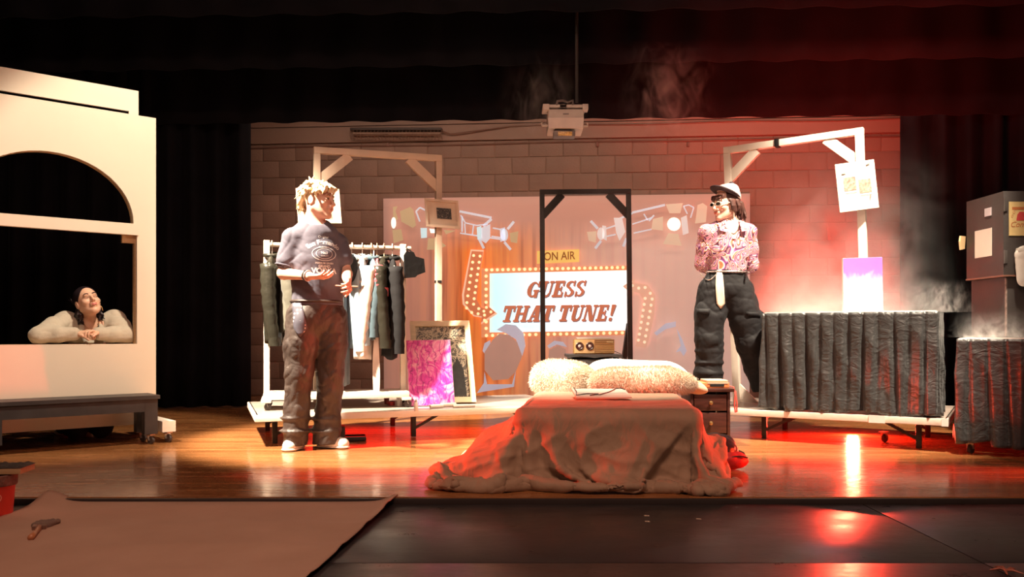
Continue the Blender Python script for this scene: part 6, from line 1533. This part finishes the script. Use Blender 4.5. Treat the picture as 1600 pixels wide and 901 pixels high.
# shirt
lo, hi = bounds([SA, SB, EA, EB, WA, WB, m2(1138, 345), m2(1136, 436, -.15)], .13); S = SDF(lo, hi, .0056)
S.chain([m2(1138, 368), m2(1137, 392), m2(1136, 422)], [.140, .148, .140], .04, flat=(fw2, 1.32))
for sh in (SA, SB): S.cap(nb2-Z3*.015, sh+Z3*.002, .052, .058, .04)
for a_, e_, w_ in ((SA, EA, WA), (SB, EB, WB)): S.chain([a_, a_.lerp(e_, .5), e_], [.064, .060, .058], .025); S.chain([e_, w_], [.057, .048], .02)
S.ell(nb2+Z3*.035+fw2*.02, (.060, .058, .055), k=.008, sub=True)
S.cap(nb2+fw2*.10-Z3*.0, nb2+fw2*.13-Z3*.135, .055, .010, .008, sub=True)
S.wrinkle(.004, 36, 31, (1, .7, 1)); S.wrinkle(.002, 85, 32); S.cut((0, 0, m2(0, 428).z), (0, 0, -1), .006)
shirt = solid('patterned_shirt', S, swirl, pw)
for q in (-1, 1):
    e2 = Vector((.99, -.12, 0)); b0 = nb2+fw2*.05+e2*q*.055+Z3*.025
    mk('collar', MB().prism([(0, 0), (q*.055, -.03), (q*.045, -.085), (q*.0, -.10), (q*-.01, -.03)], b0+fw2*.035, (e2+fw2*-.3*q*0).normalized(), (Z3+fw2*-.5).normalized(), fw2, .006), swirl, shirt, smooth=False)
nl = [nb2+Vector((.99, -.12, 0))*x+fw2*(.075+.03*(1-(x/.06)**2))+Z3*(-.075+.11*(x/.06)**2) for x in np.linspace(-.058, .058, 13)]
nk_ = mk('necklace', MB().tube(nl, .003, 6), mat('chain_dark', (0.18, 0.10, 0.08), .3, .6), pw)
mk('pendant', MB().lathe([(.004, -.004), (.014, -.003), (.014, .003), (.004, .004)], nl[6]+Vector((.0, -.018, -.026)), RXm, 14), mat('pendant_pale', (0.80, 0.76, 0.72), .3), nk_)
# cargo trousers
cargo = cloth_mat('black_cargo', (0.0075, 0.0065, 0.008), .75, .02, .3, 22, .25)
lo, hi = bounds([m2(1085, 420, -.15), m2(1180, 430, .18), a1_, a2_, m2(1200, 625)], .10); S = SDF(lo, hi, .006)
S.cap(m2(1135, 428), m2(1133, 446), .145, .165, .04, flat=(fw2, 1.35))
S.chain([m2(1113, 455), m2(1109, 490), m2(1108, 530, -.02), m2(1108, 560), m2(1107, 585), m2(1107, 616)], [.112, .112, .100, .094, .100, .092], .03)
S.chain([m2(1153, 455), m2(1165, 500), m2(1174, 535), m2(1183, 570), m2(1192, 606)], [.116, .118, .112, .098, .080], .03)
S.cap(m2(1098, 492, -.02), m2(1098, 520, -.02), .075, .07, .015, flat=((1, 0, 0), 1.2)); S.cap(m2(1183, 500, -.02), m2(1188, 530, -.02), .075, .075, .02)
S.wrinkle(.006, 26, 41); S.wrinkle(.003, 60, 42)
for yy in (548, 566, 582): S.ell(m2(1108, yy), (.106, .106, .016), k=.02)
S.cut((0, 0, m2(0, 434).z+.06), (0, 0, 1), .005); S.cut(m2(1192, 609), (.25, 0, -1), .005, *bounds([m2(1192, 612)], .14)); S.cut((0, 0, PT+.03), (0, 0, -1), .005)
ct = solid('cargo_trousers', S, cargo, pw)
bv3 = bvh_of(ct)
def on3(px, py, off=.006, alt=-.15):
    o_ = P(px, py, YQ-.6); dv = (o_-Vector((0, 0, CH))).normalized(); h = bv3.ray_cast(o_, dv, 2.0)
    return (h[0]-dv*off) if h[0] is not None else P(px, py, YQ+alt)
def patch(nm, outline_rows, m, par, th=.005, off=.007):
    rows = len(outline_rows); A = np.zeros((rows, 5, 3))
    for i, (y, l_, r_) in enumerate(outline_rows):
        for j in range(5): A[i, j] = on3(l_+(r_-l_)*j/4, y, off)
    o = mk(nm, MB().grid(A), m, par, angle=180); s_d = o.modifiers.new('s', 'SOLIDIFY'); s_d.thickness = th; return o
wt = patch('white_tie', [(421, 1121, 1127), (430, 1118.5, 1129.5), (445, 1118, 1131), (460, 1119, 1132), (474, 1120, 1133), (482, 1126, 1127)], mat('tie_cream', (0.78, 0.60, 0.46), .6), pw, .005, .010); wt['label'] = 'cream tie hanging from the waistband'
patch('pocket_flap', [(482, 1088, 1110), (490, 1089, 1109)], cargo, ct, .008, .012); patch('pocket_flap', [(487, 1166, 1188), (494, 1168, 1189)], cargo, ct, .008, .012)
mk('belt', MB().tube([on3(x, 424+.004*(x-1135)**2*.2, .008) for x in np.linspace(1104, 1170, 16)], .008, 6), mat('belt_white_black', (0.25, 0.18, 0.17), .4, var=.8, nscale=60), pw)
mk('wallet_chain', MB().tube([on3(x, 427+10*math.sin((x-1094)/26*math.pi), .012) for x in np.linspace(1094, 1120, 14)], .0035, 6), mat('chain_steel', (0.62, 0.55, 0.5), .25, .8), pw)
bk_m = mat('boot_black', (0.02, 0.018, 0.018), .4)
shoe(pw, (a1_.x+.03, YQ+.06, PT), (a1_.x-.01, YQ-.15, PT), bk_m, bk_m, w_=.044)
shoe(pw, (m2(1197, 620).x-.01, YQ+.02, PT), (m2(1197, 620).x+.03, YQ-.17, PT), bk_m, bk_m, w_=.040)

# ------------------------------------------------------------------ person leaning on the window sill of the flat
wo = thing('person', 'person in open pale hoodie leaning on the window sill of the arched flat', 'person', FP(flat_u(135), 0, -.35))
SZt = SZ+.002
HB = SZt+.058
EL3, ER3 = FP(flat_u(66), HB, -.11), FP(flat_u(203), HB, -.105); WL3, WR3 = FP(flat_u(124), HB+.012, -.075), FP(flat_u(157), HB+.012, -.07)
def m3(px, py, out): u = flat_u(px); q = FP(u, 0, 0); d0 = q-Vector((0, 0, 0)); Y = q.y; 
def F3(px, py, back):        # a point seen at (px,py) whose plane lies `back` behind the flat
    r_ = (px-800)/F; A0 = FA-fn*back; u = (A0.x-r_*A0.y)/(r_*fd.y-fd.x); q = A0+fd*u; return P(px, py, q.y)
H3 = Head(F3(137, 471, .17), (.60, -.66, .36), (-.42, .16, .88), .98)
nb3 = F3(139, 508, .24); S1, S2 = F3(104, 503, .28), F3(178, 500, .26)
skin3 = skin_mat('skin_tan', (0.74, 0.44, 0.30))
lo, hi = bounds([H3.p(.1, .14, .14), H3.p(-.1, -.14, -.1), EL3, ER3, S1, S2, WL3, WR3, nb3-fn*.3-Z3*.8], .10); lo[2] = 0.0; S = SDF(lo, hi, .005)
H3.add(S, nb3, (.044, .052))
pel = nb3-fn*.16; pel.z = .36
S.chain([nb3-Z3*.06-fn*.02, nb3-Z3*.2-fn*.06, pel], [.115, .12, .135], .04, flat=(tuple(fn), 1.5))
for sh in (S1, S2): S.cap(nb3-Z3*.015, sh, .046, .046, .04)
S.chain([S1, EL3], [.044, .036], .02); S.chain([S2, ER3], [.044, .036], .02); S.chain([EL3, WL3], [.036, .024], .015); S.chain([ER3, WR3], [.036, .024], .015)
cm = (WL3+WR3)/2
hand(S, WL3, (cm-WL3)+fn*.045+Z3*.012, (.1, .3, -.9), -1, (.5, .8, .5), .03, .93, (.7, .5)); hand(S, WR3, (cm-WR3)+fn*.045+Z3*.02, (.1, .3, -.9), 1, (.5, .8, .5), .03, .93, (.7, .5))
for q in (-1, 1):
    hp_ = pel+fd*q*.085; kn = hp_+fn*.17; kn.z = .075; an = hp_-fn*.25; an.z = .055
    S.chain([hp_, kn], [.09, .062], .03); S.chain([kn, an], [.055, .042], .02)
S.cut((0, 0, .012), (0, 0, -1)); solid('body', S, skin3, wo); H3.face(wo, (0.55, 0.16, 0.13), (0.05, 0.025, 0.02), closed=True)
S = SDF(H3.c-Vector((.18, .18, .22)), H3.c+Vector((.18, .18, .17)), .0045)
S.ell(H3.p(0, -.026, .034), (.080, .096, .088), H3.R, .01); S.ell(H3.p(0, .110, -.02), (.080, .085, .096), H3.R, .012, True); S.cut(H3.p(0, -.04, -.05), tuple(-H3.u+H3.f*.35))
r = np.random.default_rng(15); sp = []
for q in range(46):
    sd_ = 1 if q % 2 else -1; y0 = r.uniform(-.09, -.03); L = r.uniform(.05, .11); a_ = r.uniform(0, 6)
    sp.append(((sd_*.060, y0, -.03), (sd_*(.070+.012*math.sin(a_)), y0-.01, -.03-L*.5), (sd_*(.072+.02*math.sin(a_+2)), y0+.012*math.cos(a_), -.03-L), .013, .004))
for q in range(14): x = r.uniform(-.05, .05); sp.append(((x, -.10, .03), (x*1.2, -.118, .05), (x*1.6, -.125+r.normal()*.01, .07+r.random()*.03), .009, .002))
locks(S, H3, sp, 3); solid('hair', S, mat('black_hair', (0.018, 0.011, 0.014), .35, var=.3, nscale=30), wo)
mk('earring', MB().tube([H3.p(-.080, -.006, -.045), H3.p(-.082, -.004, -.062), H3.p(-.080, -.004, -.085)], .0025, 6), mat('gold', (0.8, 0.55, 0.25), .25, .9), wo)
# hoodie, open at the front
lo, hi = bounds([EL3, ER3, S1, S2, WL3, WR3, nb3, pel-Z3*.02-fn*.05], .14); S = SDF(lo, hi, .0062)
S.chain([nb3-Z3*.07-fn*.03, nb3-Z3*.2-fn*.07, pel+Z3*.02], [.140, .150, .165], .04, flat=(tuple(fn), 1.35))
for sh in (S1, S2): S.cap(nb3-Z3*.02-fn*.02, sh, .055, .070, .04)
S.chain([S1, S1.lerp(EL3, .5), EL3], [.074, .072, .060], .03); S.chain([S2, S2.lerp(ER3, .5), ER3], [.074, .072, .060], .03); S.chain([EL3, EL3.lerp(WL3, .5), EL3.lerp(WL3, .92)], [.058, .055, .045], .02); S.chain([ER3, ER3.lerp(WR3, .5), ER3.lerp(WR3, .98)], [.058, .055, .045], .02)
S.cap(nb3-fn*.10+fd*.07+Z3*.0, nb3-fn*.10-fd*.09-Z3*.01, .055, .055, .03)
S.ell(nb3+Z3*.05, (.070, .070, .075), k=.01, sub=True)
S.cap(nb3+fn*.07+Z3*.02-fd*.02, nb3+fn*.13-Z3*.20-fd*.01, .075, .035, .01, sub=True)
S.wrinkle(.0045, 34, 51); S.wrinkle(.002, 75, 52); S.cut((0, 0, SZt+.003), (0, 0, -1), .004, *bounds([FP(-.1, 0, -.18), FP(1.4, 1.2, .2)], .0))
hood = solid('hoodie', S, cloth_mat('pale_hoodie', (0.52, 0.45, 0.35), .85, .2, .25, 45, .06), wo)
for q, x in ((-1, .050), (1, -.052)):
    mk('lapel', MB().tube([nb3+fd*x*1.25+Z3*.028-fn*.02, nb3+fd*x*1.25+fn*.065-Z3*.02, nb3+fd*x*1.15+fn*.105-Z3*.09, nb3+fd*x*.8+fn*.12-Z3*.17], [.018, .020, .017, .014], 10), MATS['pale_hoodie'], hood, angle=180)
mk('tank_strap', MB().tube([nb3-fd*.048+fn*.052+Z3*.012, nb3-fd*.043+fn*.085-Z3*.04, nb3-fd*.032+fn*.10-Z3*.11], .005, 6), mat('tank_black', (0.02, 0.018, 0.02), .7), wo)
mk('necklace', MB().tube([nb3+fd*x+fn*(.062+.03*(1-(x/.05)**2))+Z3*(-.035+.05*(x/.05)**2) for x in np.linspace(-.048, .048, 11)], .0018, 5), MATS['gold'], wo)
S = SDF(pel-Vector((.34, .36, .36)), pel+Vector((.34, .36, .16)), .008)
S.cap(pel+Z3*.04, pel-Z3*.02, .150, .150, .04)
for q in (-1, 1):
    hp_ = pel+fd*q*.085; kn = hp_+fn*.17; kn.z = .085; an = hp_-fn*.20; an.z = .075
    S.chain([hp_, kn], [.105, .075], .03); S.chain([kn, an], [.068, .06], .02)
S.cut((0, 0, .006), (0, 0, -1)); S.wrinkle(.004, 30, 61); solid('trousers', S, MATS['black_cloth'], wo)
for q in (-1, 1):
    an = pel+fd*q*.085-fn*.22; e = an-fn*.14; shoe(wo, (e.x, e.y, .0), (an.x, an.y, .0), shoem, solem, w_=.04, h=.06)
# ================================================================== FOG (stage fog machine)
def fog_mat(name, build, aniso=0.25, col=(1, 1, 1)):
    m = bpy.data.materials.new(name); m.use_nodes = True; nt = m.node_tree
    for n in list(nt.nodes):
        if n.type == 'BSDF_PRINCIPLED': nt.nodes.remove(n)
    out = [n for n in nt.nodes if n.type == 'OUTPUT_MATERIAL'][0]
    vs = nt.nodes.new('ShaderNodeVolumePrincipled'); vs.inputs['Color'].default_value = c4(col); vs.inputs['Anisotropy'].default_value = aniso
    nt.links.new(vs.outputs[0], out.inputs['Volume']); nt.links.new(build(nt), vs.inputs['Density'])
    return m
def mth(nt, op, a, b=None, c=None, clamp=False):
    n = nt.nodes.new('ShaderNodeMath'); n.operation = op; n.use_clamp = clamp
    for i, v in enumerate((a, b, c)):
        if v is None: continue
        if hasattr(v, 'node'): nt.links.new(v, n.inputs[i])
        else: n.inputs[i].default_value = v
    return n.outputs[0]
def noise3(nt, scale, vec=(1, 1, 1), detail=5, dist=1.2, lo=.4, hi=.75):
    n = N(nt, 'ShaderNodeTexNoise', Scale=scale, Detail=detail, Distortion=dist); nt.links.new(coords(nt, vec), n.inputs['Vector'])
    mr = N(nt, 'ShaderNodeMapRange'); mr.inputs['From Min'].default_value = lo; mr.inputs['From Max'].default_value = hi; nt.links.new(n.outputs['Fac'], mr.inputs['Value']); return mr.outputs[0]
def xyz(nt):
    tc = nt.nodes.new('ShaderNodeTexCoord'); s = nt.nodes.new('ShaderNodeSeparateXYZ'); nt.links.new(tc.outputs['Object'], s.inputs[0]); return s.outputs
def smooth(nt, v, a, b):
    mr = N(nt, 'ShaderNodeMapRange', interpolation_type='SMOOTHSTEP'); mr.inputs['From Min'].default_value = a; mr.inputs['From Max'].default_value = b; nt.links.new(v, mr.inputs['Value']); return mr.outputs[0]
def expo(nt, v, z0, L): return mth(nt, 'POWER', 2.71828, mth(nt, 'MULTIPLY', mth(nt, 'SUBTRACT', v, z0), -1.0/L))
def gauss(nt, v, c, s):
    d = mth(nt, 'DIVIDE', mth(nt, 'SUBTRACT', v, c), s); return mth(nt, 'POWER', 2.71828, mth(nt, 'MULTIPLY', mth(nt, 'MULTIPLY', d, d), -1.0))
def main_fog(nt):
    x, y, z = xyz(nt)
    a = mth(nt, 'MULTIPLY', expo(nt, z, .92, .10), mth(nt, 'MULTIPLY', noise3(nt, 5.0, (1, 1, 1), 6, 1.5, .34, .74), 3.6))
    b = mth(nt, 'MULTIPLY', expo(nt, z, .92, .50), mth(nt, 'MULTIPLY', noise3(nt, 2.6, (1, 1, 1), 6, 2.0, .34, .80), 1.7))
    d = mth(nt, 'ADD', a, b)
    for e in (smooth(nt, x, 1.78, 2.25), smooth(nt, x, 3.15, 2.75), smooth(nt, z, 2.25, 1.5), smooth(nt, y, 5.70, 5.86), smooth(nt, y, 7.5, 7.1)): d = mth(nt, 'MULTIPLY', d, e)
    return d
def plume(nt):
    x, y, z = xyz(nt)
    n = mth(nt, 'POWER', noise3(nt, 7.0, (1, 1, .6), 6, 3.5, .46, .68), 1.5)
    d = mth(nt, 'MULTIPLY', n, 9.0)
    for e in (gauss(nt, x, 3.13, .16), smooth(nt, z, 1.16, .95)): d = mth(nt, 'MULTIPLY', d, e)
    return d
def cart_fog(nt):
    x, y, z = xyz(nt)
    n = mth(nt, 'MULTIPLY', noise3(nt, 9.0, (1, 1, .8), 5, 2.5, .42, .72), 10.0)
    for e in (expo(nt, z, .74, .055), smooth(nt, z, .93, .85), smooth(nt, x, 2.86, 3.0)): n = mth(nt, 'MULTIPLY', n, e)
    return n
def wisps(nt):
    x, y, z = xyz(nt)
    n = mth(nt, 'POWER', noise3(nt, 4.2, (1, 1, .55), 6, 2.8, .44, .74), 1.6)
    g1 = mth(nt, 'MULTIPLY', gauss(nt, x, .27, .20), gauss(nt, z, 2.72, .22)); g2 = mth(nt, 'MULTIPLY', mth(nt, 'MULTIPLY', gauss(nt, x, 1.33, .20), gauss(nt, z, 2.78, .28)), 1.6)
    return mth(nt, 'MULTIPLY', mth(nt, 'MULTIPLY', n, 4.5), mth(nt, 'ADD', g1, g2))
def fog_box(name, label, lo, hi, build, **k):
    c = [(a+b)/2 for a, b in zip(lo, hi)]; o = mk(name, MB().box(c, [b-a for a, b in zip(lo, hi)]), fog_mat(name+'_vol', build, **k), org=(0, 0, 0), smooth=False)
    tag(o, label, 'fog', kind='stuff'); return o
fog_box('fog', 'red lit stage fog rolling over the skirted table', (1.75, 5.68, .912), (3.22, 7.55, 2.3), main_fog)
fog_box('fog', 'curling red smoke plume at the right end of the skirted table', (2.85, 5.92, .912), (3.42, 6.2, 1.2), plume)
fog_box('fog', 'thin curling fog over the cart in front of the black boxes', (2.86, 5.28, .732), (3.80, 5.50, .95), cart_fog)
fog_box('fog', 'faint smoke wisps drifting beside the ceiling projector', (-.25, 6.92, 2.45), (1.9, 7.20, 3.2), wisps)
